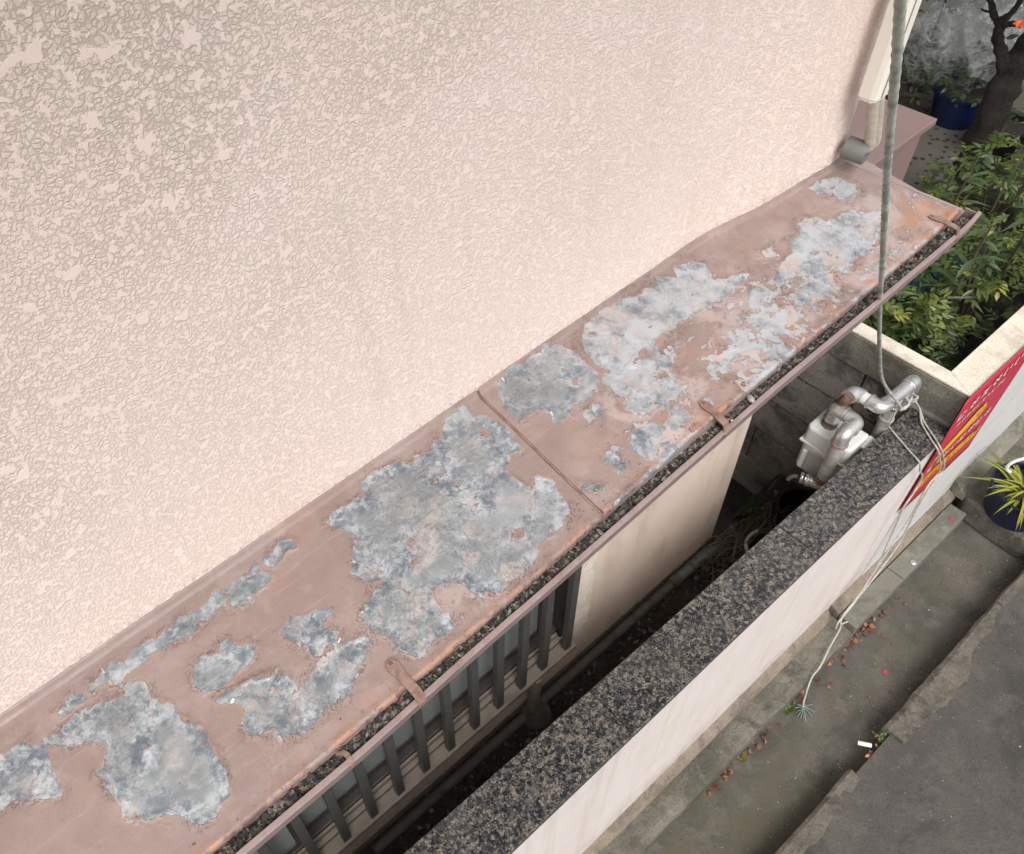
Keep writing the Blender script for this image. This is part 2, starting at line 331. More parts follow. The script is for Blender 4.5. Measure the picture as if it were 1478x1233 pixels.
def mk_pebble():
    n = N('pebble_washed_concrete', .85).geo()
    v = n.vor(27, vec=n.map((1, 1, 1))); pe = n.step(v, .36, .28)
    c = n.mix(n.noise(9, 5), (.155, .142, .115), (.12, .112, .094))
    c = n.mix(pe, c, (.035, .032, .030)); return n.done(c, n.bump(pe, .5, .006))
MAT['pebble'] = mk_pebble()
MAT['bar'] = mk_paint('dark_bronze_aluminium', (.055, .053, .05), (.07, .067, .063), .4, 30, .1)
MAT['sash'] = mk_paint('brown_black_sash', (.035, .03, .027), (.05, .044, .04), .45, 30, .1)
MAT['sill'] = mk_paint('tan_window_sill', (.24, .20, .165), (.19, .155, .125), .6, 12, .3, (.13, .105, .085))
MAT['board'] = mk_concrete('pale_plaster_strip', (.60, .54, .46), (.55, .49, .42), (.45, .40, .33), 14, .3, .001)
n_ = N('frosted_grey_glass', .28); MAT['glass'] = n_.done(n_.mix(n_.noise(3, 3), (.17, .20, .195), (.225, .25, .24)), n_.bump(n_.noise(300, 2), .15, .001))
MAT['pvc'] = mk_paint('dull_grey_pvc', (.115, .10, .085), (.085, .075, .063), .7, 20, .4, (.035, .03, .026))
MAT['pvcgrey'] = mk_paint('grey_pvc_sleeve', (.15, .152, .14), (.12, .122, .11), .5, 30, .3)
MAT['lag'] = mk_paint('beige_pipe_lagging', (.42, .37, .30), (.36, .32, .26), .7, 70, .9)
MAT['duct'] = mk_paint('ivory_duct_plastic', (.76, .72, .64), (.74, .70, .62), .35, 3, .05)
def mk_galv():
    n = N('silver_painted_pipe', .33, .75); c = n.mix(n.noise(40, 5, .6), (.50, .50, .49), (.62, .61, .60)); d = n.step(n.noise(60, 5, .7, .6), .60, .68)
    return n.done(n.mix(n.math('MULTIPLY', d, .8), c, (.13, .09, .07)), n.bump(n.noise(110, 4), .25, .001), n.step(n.noise(30, 3), .3, .7, .25, .5), n.math('SUBTRACT', .75, n.math('MULTIPLY', d, .7)))
MAT['galv'] = mk_galv()
MAT['rustpipe'] = mk_paint('rusty_pipe', (.13, .062, .035), (.22, .135, .095), .8, 45, .6, (.07, .04, .03))
MAT['pipegrey'] = mk_paint('grey_painted_pipe', (.36, .34, .31), (.30, .285, .26), .5, 25, .2, (.19, .16, .13))
MAT['nut'] = mk_paint('dull_union_nut', (.13, .125, .10), (.09, .085, .07), .5, 40, .2)
MAT['meter'] = mk_paint('off_white_meter_case', (.62, .62, .585), (.585, .585, .55), .45, 6, .05, (.52, .515, .47))
MAT['meterdim'] = mk_paint('meter_grey_window', (.36, .36, .33), (.31, .31, .285), .4, 20, .05)
MAT['tape'] = mk_paint('pale_green_band', (.42, .47, .42), (.36, .40, .36), .5, 20, .05)
n_ = N('grey_green_rope', .85); MAT['rope'] = n_.done(n_.mix(n_.step(n_.noise(28, 5, .7), .4, .65), (.40, .40, .35), (.20, .22, .20)), n_.bump(n_.noise(600, 2), .5, .001))
n_ = N('pale_cord', .85); MAT['cord'] = n_.done(n_.mix(n_.step(n_.noise(50, 4, .7), .4, .65), (.47, .46, .41), (.34, .34, .30)), n_.bump(n_.noise(700, 2), .5, .001))
MAT['green_fray'] = mk_paint('frayed_green_cord', (.15, .22, .18), (.22, .28, .24), .8, 60, .3)
MAT['red'] = mk_paint('red_poster_print', (.50, .028, .060), (.47, .025, .055), .4, 5, .03)
MAT['print_white'] = mk_paint('white_poster_print', (.85, .78, .78), (.82, .75, .75), .4, 5, .03)
MAT['print_yellow'] = mk_paint('yellow_poster_print', (.75, .46, .02), (.72, .40, .02), .4, 9, .03)
MAT['print_dark'] = mk_paint('dark_green_poster_print', (.12, .14, .02), (.10, .12, .02), .4, 9, .03)
MAT['bark'] = mk_concrete('dark_bark', (.075, .058, .046), (.042, .033, .027), (.013, .010, .009), 18, 1.5, .02)
MAT['nandina'] = mk_leaf('nandina_leaf', [(0, (.028, .052, .010)), (.4, (.052, .085, .014)), (.75, (.085, .115, .018)), (.93, (.13, .155, .022)), (1, (.20, .18, .02))])
MAT['darkleaf'] = mk_leaf('dark_green_leaf', [(0, (.022, .045, .012)), (.5, (.035, .062, .02)), (1, (.07, .10, .03))])
MAT['bigleaf'] = mk_leaf('pale_long_leaf', [(0, (.045, .075, .028)), (.5, (.065, .10, .04)), (1, (.085, .12, .05))], .4)
MAT['yleaf'] = mk_leaf('yellow_green_strap_leaf', [(0, (.17, .20, .02)), (.5, (.33, .30, .03)), (1, (.12, .19, .03))])
MAT['stem'] = mk_paint('brown_stem', (.10, .075, .04), (.07, .06, .03), .8, 40, .3)
MAT['navy'] = mk_paint('navy_plastic_pot', (.006, .009, .03), (.008, .012, .038), .4, 10, .1)
MAT['bluepot'] = mk_paint('blue_plastic_pot', (.006, .02, .085), (.008, .024, .10), .35, 8, .1)
MAT['brownpot'] = mk_paint('brown_clay_pot', (.075, .055, .04), (.055, .042, .032), .7, 15, .3)
MAT['black'] = mk_paint('black_plastic', (.008, .008, .008), (.014, .013, .012), .45, 12, .2)
MAT['whitep'] = mk_paint('white_plastic', (.72, .72, .69), (.66, .66, .63), .4, 20, .05)
MAT['panel'] = mk_paint('pale_grey_wall_panel', (.36, .355, .345), (.34, .335, .325), .6, 3, .05)
MAT['plasticfilm'] = mk_plastic()
MAT['teal'] = mk_paint('teal_netting', (.006, .085, .10), (.006, .045, .075), .5, 40, .3)
MAT['bluerod'] = mk_paint('blue_garden_stake', (.02, .05, .32), (.02, .045, .28), .4, 20, .1)
MAT['orange'] = mk_paint('orange_petal', (.72, .17, .02), (.60, .06, .03), .5, 60, .1)
MAT['pink'] = mk_paint('magenta_petal', (.60, .015, .12), (.52, .01, .10), .5, 60, .1)
n_ = N('fallen_leaf', .7); MAT['fallen'] = n_.done(n_.ramp(n_.rnd(), [(0, (.09, .035, .02)), (.4, (.22, .075, .04)), (.75, (.36, .14, .085)), (1, (.16, .09, .03))]))
n_ = N('straw', .8); MAT['straw'] = n_.done(n_.ramp(n_.isl(), [(0, (.10, .08, .055)), (.5, (.20, .165, .12)), (1, (.05, .04, .03))]))
n_ = N('gutter_debris', .9); MAT['debris'] = n_.done(n_.ramp(n_.isl(), [(0, (.014, .013, .011)), (.35, (.045, .039, .033)), (.7, (.12, .105, .09)), (.93, (.24, .22, .19)), (1, (.17, .07, .04))]), n_.bump(n_.noise(300, 3), .6, .002))
n_ = N('grit', .9); MAT['grit'] = n_.done(n_.ramp(n_.isl(), [(0, (.05, .046, .04)), (.6, (.15, .14, .12)), (.9, (.26, .24, .21)), (1, (.5, .48, .44))]))
n_ = N('paint_flake', .6); MAT['flake'] = n_.done(n_.ramp(n_.rnd(), [(0, (.36, .24, .20)), (.6, (.46, .27, .20)), (1, (.62, .58, .54))]))
# ================================================================== SETTING
def struct(mb, name, mat, **k): o = mb.build(name, mat, **k); o['kind'] = 'structure'; return o
g = MB(); g.box(-40, 45, -45, 45, -.3, 0.0); struct(g, 'ground', MAT['asphalt'])
g = MB(); g.box(-6, 12, -.86, -.30, 0.004, .14); struct(g, 'alley_floor', MAT['alley'])
def noisy_edge(x0, x1, step, y, amp, sc, seed=0):
    xs = np.arange(x0, x1, step); return [(float(x), float(y(x) + amp * vnoise(x * sc, 1.7, 4, seed))) for x in xs]
# the road surface, one slab with a worn top (fine grid so that it is not perfectly flat)
def slab_grid(name, mat, x0, x1, y0, y1, z, nx, ny, amp, sc, zb=0.002, seed=0):
    X = np.linspace(x0, x1, nx); Y = np.linspace(y0, y1, ny); gx, gy = np.meshgrid(X, Y)
    Z = z + amp * vnoise(gx * sc, gy * sc, 4, seed)
    mb = MB(); mb.v = [(float(a), float(b), float(c)) for a, b, c in zip(gx.ravel(), gy.ravel(), Z.ravel())]
    mb.f = [(j * nx + i, j * nx + i + 1, (j + 1) * nx + i + 1, (j + 1) * nx + i) for j in range(ny - 1) for i in range(nx - 1)]
    edge = [i for i in range(nx)] + [j * nx + nx - 1 for j in range(1, ny)] + [(ny - 1) * nx + i for i in range(nx - 2, -1, -1)] + [j * nx for j in range(ny - 2, 0, -1)]
    b = len(mb.v); mb.v += [(mb.v[i][0], mb.v[i][1], zb) for i in edge]; m = len(edge)
    mb.f += [(edge[k], b + k, b + (k + 1) % m, edge[(k + 1) % m]) for k in range(m)]
    return struct(mb, name, mat, smooth=50)
slab_grid('road', MAT['asphalt'], .2, 6, -2.6, -.815, .236, 160, 60, .006, 9)
g = MB(); g.box(-6, .2, -8, -.815, .003, .235); g.box(.2, 12, -8, -2.6, .003, .235); struct(g, 'road', MAT['asphalt'])
# broken concrete kerb along the road: two remnants with a crumbled outer edge
def kerb(x0, x1, inner, widths, top):
    out = []; xs = np.arange(x0, x1 + .001, .012)
    kx = [a for a, b in widths]; ky = [b for a, b in widths]
    inn = [(float(x), inner + .010 * float(vnoise(x * 14, .3, 3, 1))) for x in xs]
    ou = [(float(x), float(np.interp(x, kx, ky) + .022 * vnoise(x * 16, 4.4, 4, 2))) for x in xs]
    m = len(xs); ny = 7; mb = MB()
    for i in range(m):
        for j in range(ny):
            t = j / (ny - 1); x = inn[i][0] * (1 - t) + ou[i][0] * t; y = inn[i][1] * (1 - t) + ou[i][1] * t
            z = top + .024 * float(vnoise(x * 22, y * 22, 4, 5)) - .008 * t - (.010 if j in (0, ny - 1) else 0) - (.012 if j == ny - 1 else 0)
            mb.v.append((x, y, z))
    mb.f = [(i * ny + j + 1, i * ny + j, (i + 1) * ny + j, (i + 1) * ny + j + 1)[::-1] for i in range(m - 1) for j in range(ny - 1)]
    edge = [i * ny for i in range(m)] + [(m - 1) * ny + j for j in range(1, ny)] + [i * ny + ny - 1 for i in range(m - 2, -1, -1)] + [j for j in range(ny - 2, 0, -1)]
    b = len(mb.v); n = len(edge); mb.v += [(mb.v[i][0] + (.006 if False else 0), mb.v[i][1], .135) for i in edge]
    mb.f += [(edge[k], edge[(k + 1) % n], b + (k + 1) % n, b + k) for k in range(n)]
    return struct(mb, 'kerb', MAT['kerb'])
kerb(1.865, 2.60, -.786, [(1.865, -.872), (1.95, -.885), (2.2, -.888), (2.3, -.872), (2.36, -.842), (2.42, -.835), (2.48, -.845), (2.55, -.82), (2.6, -.82)], .253)
kerb(2.603, 3.6, -.786, [(2.6, -.82), (2.8, -.83), (3.0, -.84), (3.6, -.84)], .253)
kerb(.55, 1.655, -.795, [(.55, -.86), (1.2, -.87), (1.5, -.86), (1.655, -.835)], .247)
# the rough concrete ledge at the foot of the wall
xs = list(np.arange(-1.2, 2.118, .015)); mb = MB(); ny = 6
for x in xs:
    yo = -.523 + .010 * float(vnoise(x * 13, 2.2, 4, 7))
    for j in range(ny):
        t = j / (ny - 1); y = -.405 * (1 - t) + yo * t; mb.v.append((float(x), y, .216 + .012 * float(vnoise(x * 20, y * 20, 4, 8)) - (.012 if j == ny - 1 else 0)))
    mb.v.append((float(x), yo - .004, .135))
ny += 1
mb.f = [(i * ny + j, i * ny + j + 1, (i + 1) * ny + j + 1, (i + 1) * ny + j) for i in range(len(xs) - 1) for j in range(ny - 1)]
mb.f.append(tuple((len(xs) - 1) * ny + j for j in range(ny)))
struct(mb, 'ledge', MAT['ledge'])
g = MB(); g.box(-3, 2.325, -.30, .02, .006, .5); struct(g, 'passage_ground', MAT['soil'])
g = MB(); g.box(2.36, 12, .44, 9, .005, .60); struct(g, 'garden_terrace', MAT['pebble'])
slab_grid('planter_soil', MAT['soil'], 2.385, 4.3, -.325, .385, .86, 70, 30, .05, 8, .01)
mb = MB(); pe = [(float(x), .385 + .012 * float(vnoise(x * 12, .5, 3))) for x in np.arange(2.38, 4.36, .04)]
pe2 = [(float(x), .437 + .012 * float(vnoise(x * 12, 3.5, 3))) for x in np.arange(2.38, 4.36, .04)]
mb.prism(pe + pe2[::-1], .01, .865); struct(mb, 'planter_rim', MAT['cope'])

# concrete drain covers beside the ledge (one thing per cover)
def cover(x0, x1, label):
    mb = MB(); mb.box(x0, x1, -.521, -.452, .155, .243)
    return tag(mb.build('drain_cover', MAT['plate'], bevel=.003), label, 'drain cover', 'concrete drain covers at the foot of the wall')
cover(2.122, 2.44, 'grey concrete drain cover at the near end, where the cords cross its corner')
b_ = cover(2.443, 2.90, 'grey concrete drain cover with a round metal cap, next to the flower pot step')
mb = MB(); mb.lathe([(.0, .004), (.008, .004), (.011, .002), (.012, -.002)], (2.535, -.505, .2435), 20); mb.lathe([(0, .007), (.004, .0065), (.0055, .0035)], (2.535, -.505, .2435), 12)
mb.build('metal_cap', MAT['galv'], b_, smooth=40)
mb = MB(); mb.sweep([(-.4085, .15), (-.4085, .262), (-.418, .258), (-.449, .238), (-.449, .15)], 2.125, 2.947); struct(mb, 'ledge', MAT['skirt'])
# the concrete step that carries the flower pot
pl = [(2.945, -.487), (3.0, -.445), (3.12, -.428), (3.7, -.425), (3.7, -.78), (2.965, -.78), (2.925, -.735), (2.93, -.62)]
mb = MB(); mb.prism(pl, .14, .268); st = mb.build('concrete_step', MAT['ledge'], bevel=.012)
tag(st, 'stained concrete step under the navy flower pot at the right edge', 'step')
mb = MB(); mb.sweep([(-.4095, .24), (-.4095, .33), (-.43, .31), (-.455, .285), (-.475, .262), (-.475, .24)], 2.95, 4.5); struct(mb, 'ledge', MAT['cope'])

# ================================================================== THE HOUSE
house = thing('house', 'house with pink beige stucco wall above a peeling mauve metal canopy roof', 'house', (0, 0, 0))
ROOFZ = lambda y: 2.3 + .13 * y
prof = [(-2.2, 0), (-.6, 0), (1.30, 0), (1.36, -.002), (1.43, -.011), (1.50, -.021), (1.57, -.026), (1.64, -.029), (1.74, -.036), (1.785, -.034), (1.803, -.024), (1.815, -.006), (1.822, .03), (1.825, 4)]
def wall_y(x): return float(np.interp(x, [p[0] for p in prof[:10]], [p[1] for p in prof[:10]]))
cols = [(-2.2, 0)] + [(float(x), wall_y(x)) for x in np.arange(-.7, 1.785, .004)] + prof[9:]
mb = MB(); nz = [0, .004, .012, .3, 1.2, 1.99]
for i, (x, y) in enumerate(cols):
    j = .0055 * max(0, float(vnoise(x * 60, .7, 3, 4)) * 2 + .25)
    for k, dz in enumerate(nz):
        zz = ROOFZ(y if y < 0 else 0) + dz + (j if k == 0 else j * .5 if k == 1 else 0)
        mb.v.append((x, y + (.004 if k == 0 else 0), zz))
nn = len(nz)
mb.f = [(i * nn + k, (i + 1) * nn + k, (i + 1) * nn + k + 1, i * nn + k + 1) for i in range(len(cols) - 1) for k in range(nn - 1)]
uw = mb.build('upper_wall', MAT['stucco'], house, smooth=30)
mb = MB(); mb.sweep([(-.74, 4.30), (.2, 4.30), (.2, 4.5), (-.74, 4.36)], -3, 2.2); mb.build('shade_eave', MAT['mauvebox'], house)  # unseen overhang, added above the view to shade the upper wall
# lower wall around the window opening: butted blocks
WX0, WX1, WZ0, WZ1 = -1.0, 1.07, .80, 2.12
mb = MB(); mb.box(WX1, 1.86, 0, .16, .40, 2.245); mb.box(-2.2, WX0, 0, .16, .40, 2.245); mb.box(WX0, WX1, 0, .16, .40, WZ0); mb.box(WX0, WX1, 0, .16, WZ1, 2.245)
mb.box(1.72, 1.86, .16, 3, .40, 2.245)
mb.build('lower_wall', MAT['low'], house)
mb = MB(); mb.box(1.076, 1.152, -.006, .001, .782, 2.22); mb.build('plaster_strip', MAT['board'], house, bevel=.002)
mb = MB(); mb.box(-2.2, 1.845, -.004, .05, .42, .545); fo = mb.build('plinth', MAT['skirt'], house)
# barred window
win = MB(); win.box(WX0, WX0 + .04, .03, .12, WZ0 + .001, WZ1); win.box(1.032, WX1 - .001, .004, .12, WZ0 + .001, WZ1); win.box(WX0 + .04, 1.032, .03, .12, 2.07, WZ1); win.box(WX0 + .04, 1.032, .0185, .12, .801, .846)
window = win.build('window', MAT['sash'], house, bevel=.002); tag(window, 'dark framed window behind vertical bars')
def sub(mb, nm, mt, **k): return mb.build(nm, mt, window, **k)
for x0, x1, y in ((WX0 + .045, .05, .021), (.02, 1.0, .042)):
    mb = MB(); mb.box(x0, x0 + .035, y, y + .018, .848, 2.068); mb.box(x1 - .035, x1, y, y + .018, .848, 2.068); mb.box(x0 + .035, x1 - .035, y, y + .018, .848, .886); mb.box(x0 + .035, x1 - .035, y, y + .018, 2.03, 2.068)
    sub(mb, 'sash', MAT['sash'], bevel=.0015)
    mb = MB(); mb.box(x0 + .034, x1 - .034, y + .004, y + .010, .884, 2.032); sub(mb, 'pane', MAT['glass'])
mb = MB(); mb.box(WX0 + .02, 1.058, -.046, -.006, .776, .800); sub(mb, 'sill', MAT['sill'], bevel=.003)
mb = MB(); mb.box(WX0 + .04, 1.024, .0105, .018, .8015, .834); sub(mb, 'sill', MAT['sill'], bevel=.002)
mb = MB(); mb.box(WX0 + .04, 1.024, -.0055, .010, .7765, .814); sub(mb, 'sill', MAT['sill'], bevel=.002)
barm = MB(); barm.box(-.0135, .0135, -.011, .011, 0, 1.36); barme = barm.mesh('bar'); barme.materials.append(MAT['bar'])
bx = [1.026, .921, .828, .731, .633, .533]
bx += [.533 - .0985 * k for k in range(1, 15)]
for x in bx:
    o = link('bar', barme, None, window, (x, -.028, .801)); b = o.modifiers.new('bevel', 'BEVEL'); b.width = .002; b.segments = 1

# ---- canopy roof: two peeling sheets, gutter, straps
PEEL =  [[(-203,-67),(-186,-73),(-148,-70),(-125,-76),(-100,-85),(-80,-87),(-83,-67),(-64,-74),(-55,-93),(-59,-107),(-47,-141),(-39,-167),(-25,-189),(-22,-204),(-29,-221),(-23,-242),(-33,-289),(-78,-297),(-122,-249),(-160,-227),(-159,-185),(-160,-152),(-146,-139),(-144,-121),(-156,-108),(-191,-92),(-190,-81)],[(-263,-48),(-241,-52),(-212,-74),(-216,-96),(-225,-111),(-223,-143),(-268,-122),(-332,-101),(-340,-52),(-277,-49)],[(-124,-42),(-106,-37),(-75,-36),(-28,-37),(17,-41),(56,-39),(88,-41),(103,-29),(112,-46),(103,-57),(77,-58),(54,-56),(41,-64),(9,-57),(-16,-51),(-44,-51),(-70,-57),(-80,-61),(-105,-51)],[(124,-41),(144,-32),(168,-43),(186,-36),(185,-47),(195,-62),(178,-68),(157,-67),(134,-72),(124,-71),(117,-55)],[(205,-33),(230,-30),(240,-22),(255,-34),(249,-42),(229,-44),(208,-46)],[(9,-135),(24,-113),(53,-118),(66,-124),(73,-107),(82,-105),(76,-118),(91,-130),(107,-138),(96,-151),(82,-157),(64,-152),(52,-160),(27,-161),(14,-149)],[(156,-149),(175,-143),(203,-152),(230,-159),(232,-167),(214,-168),(214,-186),(224,-202),(214,-216),(195,-206),(178,-213),(174,-194),(167,-180),(153,-163)],[(-180,-45),(-165,-45),(-154,-37),(-140,-46),(-151,-52),(-170,-54),(-181,-57)],[(322,-43),(341,-43),(357,-40),(373,-37),(398,-41),(415,-16),(444,-18),(484,-30),(505,-52),(521,-39),(550,-51),(568,-37),(586,-45),(593,-25),(626,-11),(651,-13),(654,-40),(674,-58),(678,-77),(681,-108),(683,-133),(672,-145),(653,-132),(626,-155),(629,-168),(633,-212),(661,-199),(673,-219),(664,-244),(666,-262),(654,-278),(637,-285),(629,-289),(589,-283),(573,-294),(532,-306),(499,-305),(471,-305),(438,-290),(428,-270),(425,-252),(406,-242),(382,-244),(373,-260),(380,-278),(373,-302),(352,-305),(323,-299),(302,-303),(285,-282),(285,-261),(277,-238),(266,-229),(263,-209),(307,-188),(329,-194),(333,-183),(312,-159),(302,-131),(322,-122),(345,-96),(342,-66)],[(245,-233),(254,-246),(238,-247),(229,-247),(232,-265),(219,-277),(198,-280),(176,-284),(157,-280),(135,-281),(114,-285),(107,-270),(108,-284),(85,-287),(68,-281),(60,-267),(77,-263),(62,-249),(65,-233),(53,-214),(63,-204),(83,-212),(98,-216),(118,-213),(124,-225),(105,-236),(120,-241),(142,-236),(162,-233),(188,-223),(219,-228)],[(18,-175),(37,-177),(68,-185),(108,-199),(103,-208),(74,-219),(82,-237),(87,-253),(63,-254),(45,-251),(33,-239),(41,-217),(45,-196)],[(742,-11),(787,-3),(842,-3),(864,-8),(889,-11),(905,-40),(908,-81),(909,-106),(894,-125),(871,-131),(845,-135),(824,-129),(795,-142),(763,-136),(772,-117),(767,-90),(748,-93),(719,-96),(721,-72),(722,-49),(726,-28)],[(946,-28),(975,-17),(1009,-17),(1028,-11),(1091,-20),(1137,-28),(1166,-30),(1184,-15),(1212,-45),(1239,-22),(1266,-32),(1286,-59),(1268,-90),(1286,-112),(1330,-124),(1301,-131),(1260,-120),(1236,-136),(1202,-122),(1172,-126),(1137,-119),(1103,-126),(1073,-121),(1040,-129),(1018,-117),(993,-123),(969,-129),(942,-139),(922,-136),(929,-104),(927,-84),(933,-56)],[(914,-117),(931,-143),(972,-138),(1004,-145),(1040,-160),(1060,-163),(1024,-173),(1016,-185),(987,-175),(966,-188),(1000,-204),(976,-214),(945,-202),(913,-200),(905,-176),(898,-158)],[(905,-182),(936,-195),(971,-199),(986,-211),(1001,-222),(1016,-234),(977,-233),(939,-227),(917,-226),(896,-215),(897,-199)],[(859,-243),(890,-245),(913,-269),(954,-267),(961,-284),(930,-282),(909,-305),(873,-303),(848,-305),(838,-286),(839,-266)],[(893,-308),(949,-314),(983,-318),(987,-327),(913,-324),(850,-322),(797,-322),(737,-320),(721,-323),(725,-316),(806,-319),(847,-315)],[(1080,-236),(1115,-227),(1166,-235),(1199,-215),(1212,-219),(1187,-239),(1197,-260),(1166,-254),(1130,-244),(1100,-239)],[(1109,-284),(1136,-305),(1173,-297),(1192,-300),(1168,-318),(1117,-320),(1091,-317),(1113,-305)],[(1277,-175),(1317,-165),(1313,-183),(1288,-191),(1270,-191)],[(1248,-207),(1276,-220),(1256,-235),(1271,-253),(1250,-263),(1232,-248)],[(783,-254),(800,-248),(805,-263),(791,-268)],[(822,-163),(847,-159),(856,-166),(833,-177),(816,-173)],[(716,-263),(735,-274),(737,-282),(715,-273)],[(1652,-49),(1686,-51),(1712,-64),(1734,-69),(1733,-90),(1735,-108),(1706,-118),(1681,-114),(1678,-87),(1650,-76)],[(1345,-167),(1387,-166),(1410,-149),(1459,-152),(1477,-129),(1518,-124),(1546,-109),(1588,-119),(1591,-137),(1615,-149),(1660,-153),(1662,-171),(1693,-180),(1711,-187),(1682,-210),(1654,-219),(1610,-229),(1583,-237),(1554,-228),(1520,-237),(1483,-229),(1455,-221),(1433,-203),(1418,-191),(1380,-175),(1347,-176)],[(1358,-219),(1387,-222),(1415,-216),(1435,-225),(1466,-236),(1440,-250),(1394,-254),(1366,-255),(1354,-236)],[(1242,-212),(1256,-210),(1270,-228),(1308,-232),(1328,-241),(1312,-261),(1282,-256),(1249,-262),(1230,-253),(1237,-234)],[(1287,-168),(1324,-164),(1309,-180),(1277,-194),(1271,-183)],[(1079,-237),(1115,-236),(1159,-234),(1199,-216),(1208,-223),(1181,-239),(1203,-251),(1175,-253),(1130,-247),(1081,-244)],[(1216,-273),(1234,-282),(1231,-297),(1204,-300),(1196,-288)],[(1413,-107),(1435,-111),(1424,-124),(1406,-117)]]
KEEP =  [[(411,-148),(428,-156),(420,-175),(401,-172),(400,-154)],[(544,-242),(580,-251),(563,-267),(536,-261)],[(536,-165),(555,-174),(542,-185),(531,-182)],[(540,-110),(545,-135),(529,-128)],[(621,-35),(650,-49),(659,-74),(641,-83),(641,-59),(618,-44)],[(392,-177),(403,-186),(381,-197),(372,-190)],[(519,-77),(526,-85),(508,-101),(502,-93)],[(1071,-87),(1080,-94),(1068,-102),(1061,-95)],[(965,-29),(984,-41),(976,-51),(960,-42)],[(862,-87),(874,-91),(858,-109),(851,-103)],[(876,-257),(895,-260),(884,-274),(866,-271)],[(974,-127),(1002,-136),(984,-147),(968,-138)],[(1201,-87),(1214,-97),(1203,-106),(1192,-97)],[(1480,-158),(1504,-177),(1489,-190),(1467,-170)],[(-101,-158),(-92,-164),(-95,-174),(-105,-171)],[(-94,-116),(-85,-124),(-91,-131),(-97,-126)]]
OX = [-1.2, .083, .41, .69, .944, 1.164, 1.578, 1.797, 1.9]; OY = [-.345, -.339, -.334, -.322, -.312, -.310, -.304, -.297, -.292]
yo = lambda x: np.interp(x, OX, OY)
yi = lambda x: np.array([wall_y(v) for v in np.atleast_1d(x)]) - .0005
def inside_sd(px, py, poly):
    """signed distance, positive inside"""
    P = np.array(poly, np.float32) / 1000; Q = np.roll(P, -1, 0); d2 = np.full(px.shape, 9., np.float32); ins = np.zeros(px.shape, bool)
    for (ax, ay), (bx_, by) in zip(P, Q):
        ex, ey = bx_ - ax, by - ay; L = ex * ex + ey * ey + 1e-12; t = np.clip(((px - ax) * ex + (py - ay) * ey) / L, 0, 1)
        d2 = np.minimum(d2, (px - ax - t * ex) ** 2 + (py - ay - t * ey) ** 2)
        if abs(by - ay) > 1e-9:
            c = ((ay > py) != (by > py)) & (px < ex * (py - ay) / ey + ax); ins ^= c
    d = np.sqrt(d2); return np.where(ins, d, -d)
def peel_field(px, py):
    wx = px + .018 * vnoise(px * 30, py * 30, 6, 11); wy = py + .018 * vnoise(px * 30, py * 30, 6, 12)
    f = np.full(px.shape, -.2, np.float32)
    for P in PEEL:
        a = np.array(P) / 1000; lo = a.min(0) - .05; hi = a.max(0) + .05
        m = (wx > lo[0]) & (wx < hi[0]) & (wy > lo[1]) & (wy < hi[1])
        if m.any(): f[m] = np.maximum(f[m], inside_sd(wx[m], wy[m], P))
    for P in KEEP:
        a = np.array(P) / 1000; lo = a.min(0) - .05; hi = a.max(0) + .05
        m = (wx > lo[0]) & (wx < hi[0]) & (wy > lo[1]) & (wy < hi[1])
        if m.any(): f[m] = np.minimum(f[m], -inside_sd(wx[m], wy[m], P))
    f = np.maximum(f, (vnoise(px * 7, py * 9, 4, 21) - .08) * .2 - np.clip((px + .42) * 1.5, 0, 1))    # beyond the photograph the paint peels in the same way
    return f
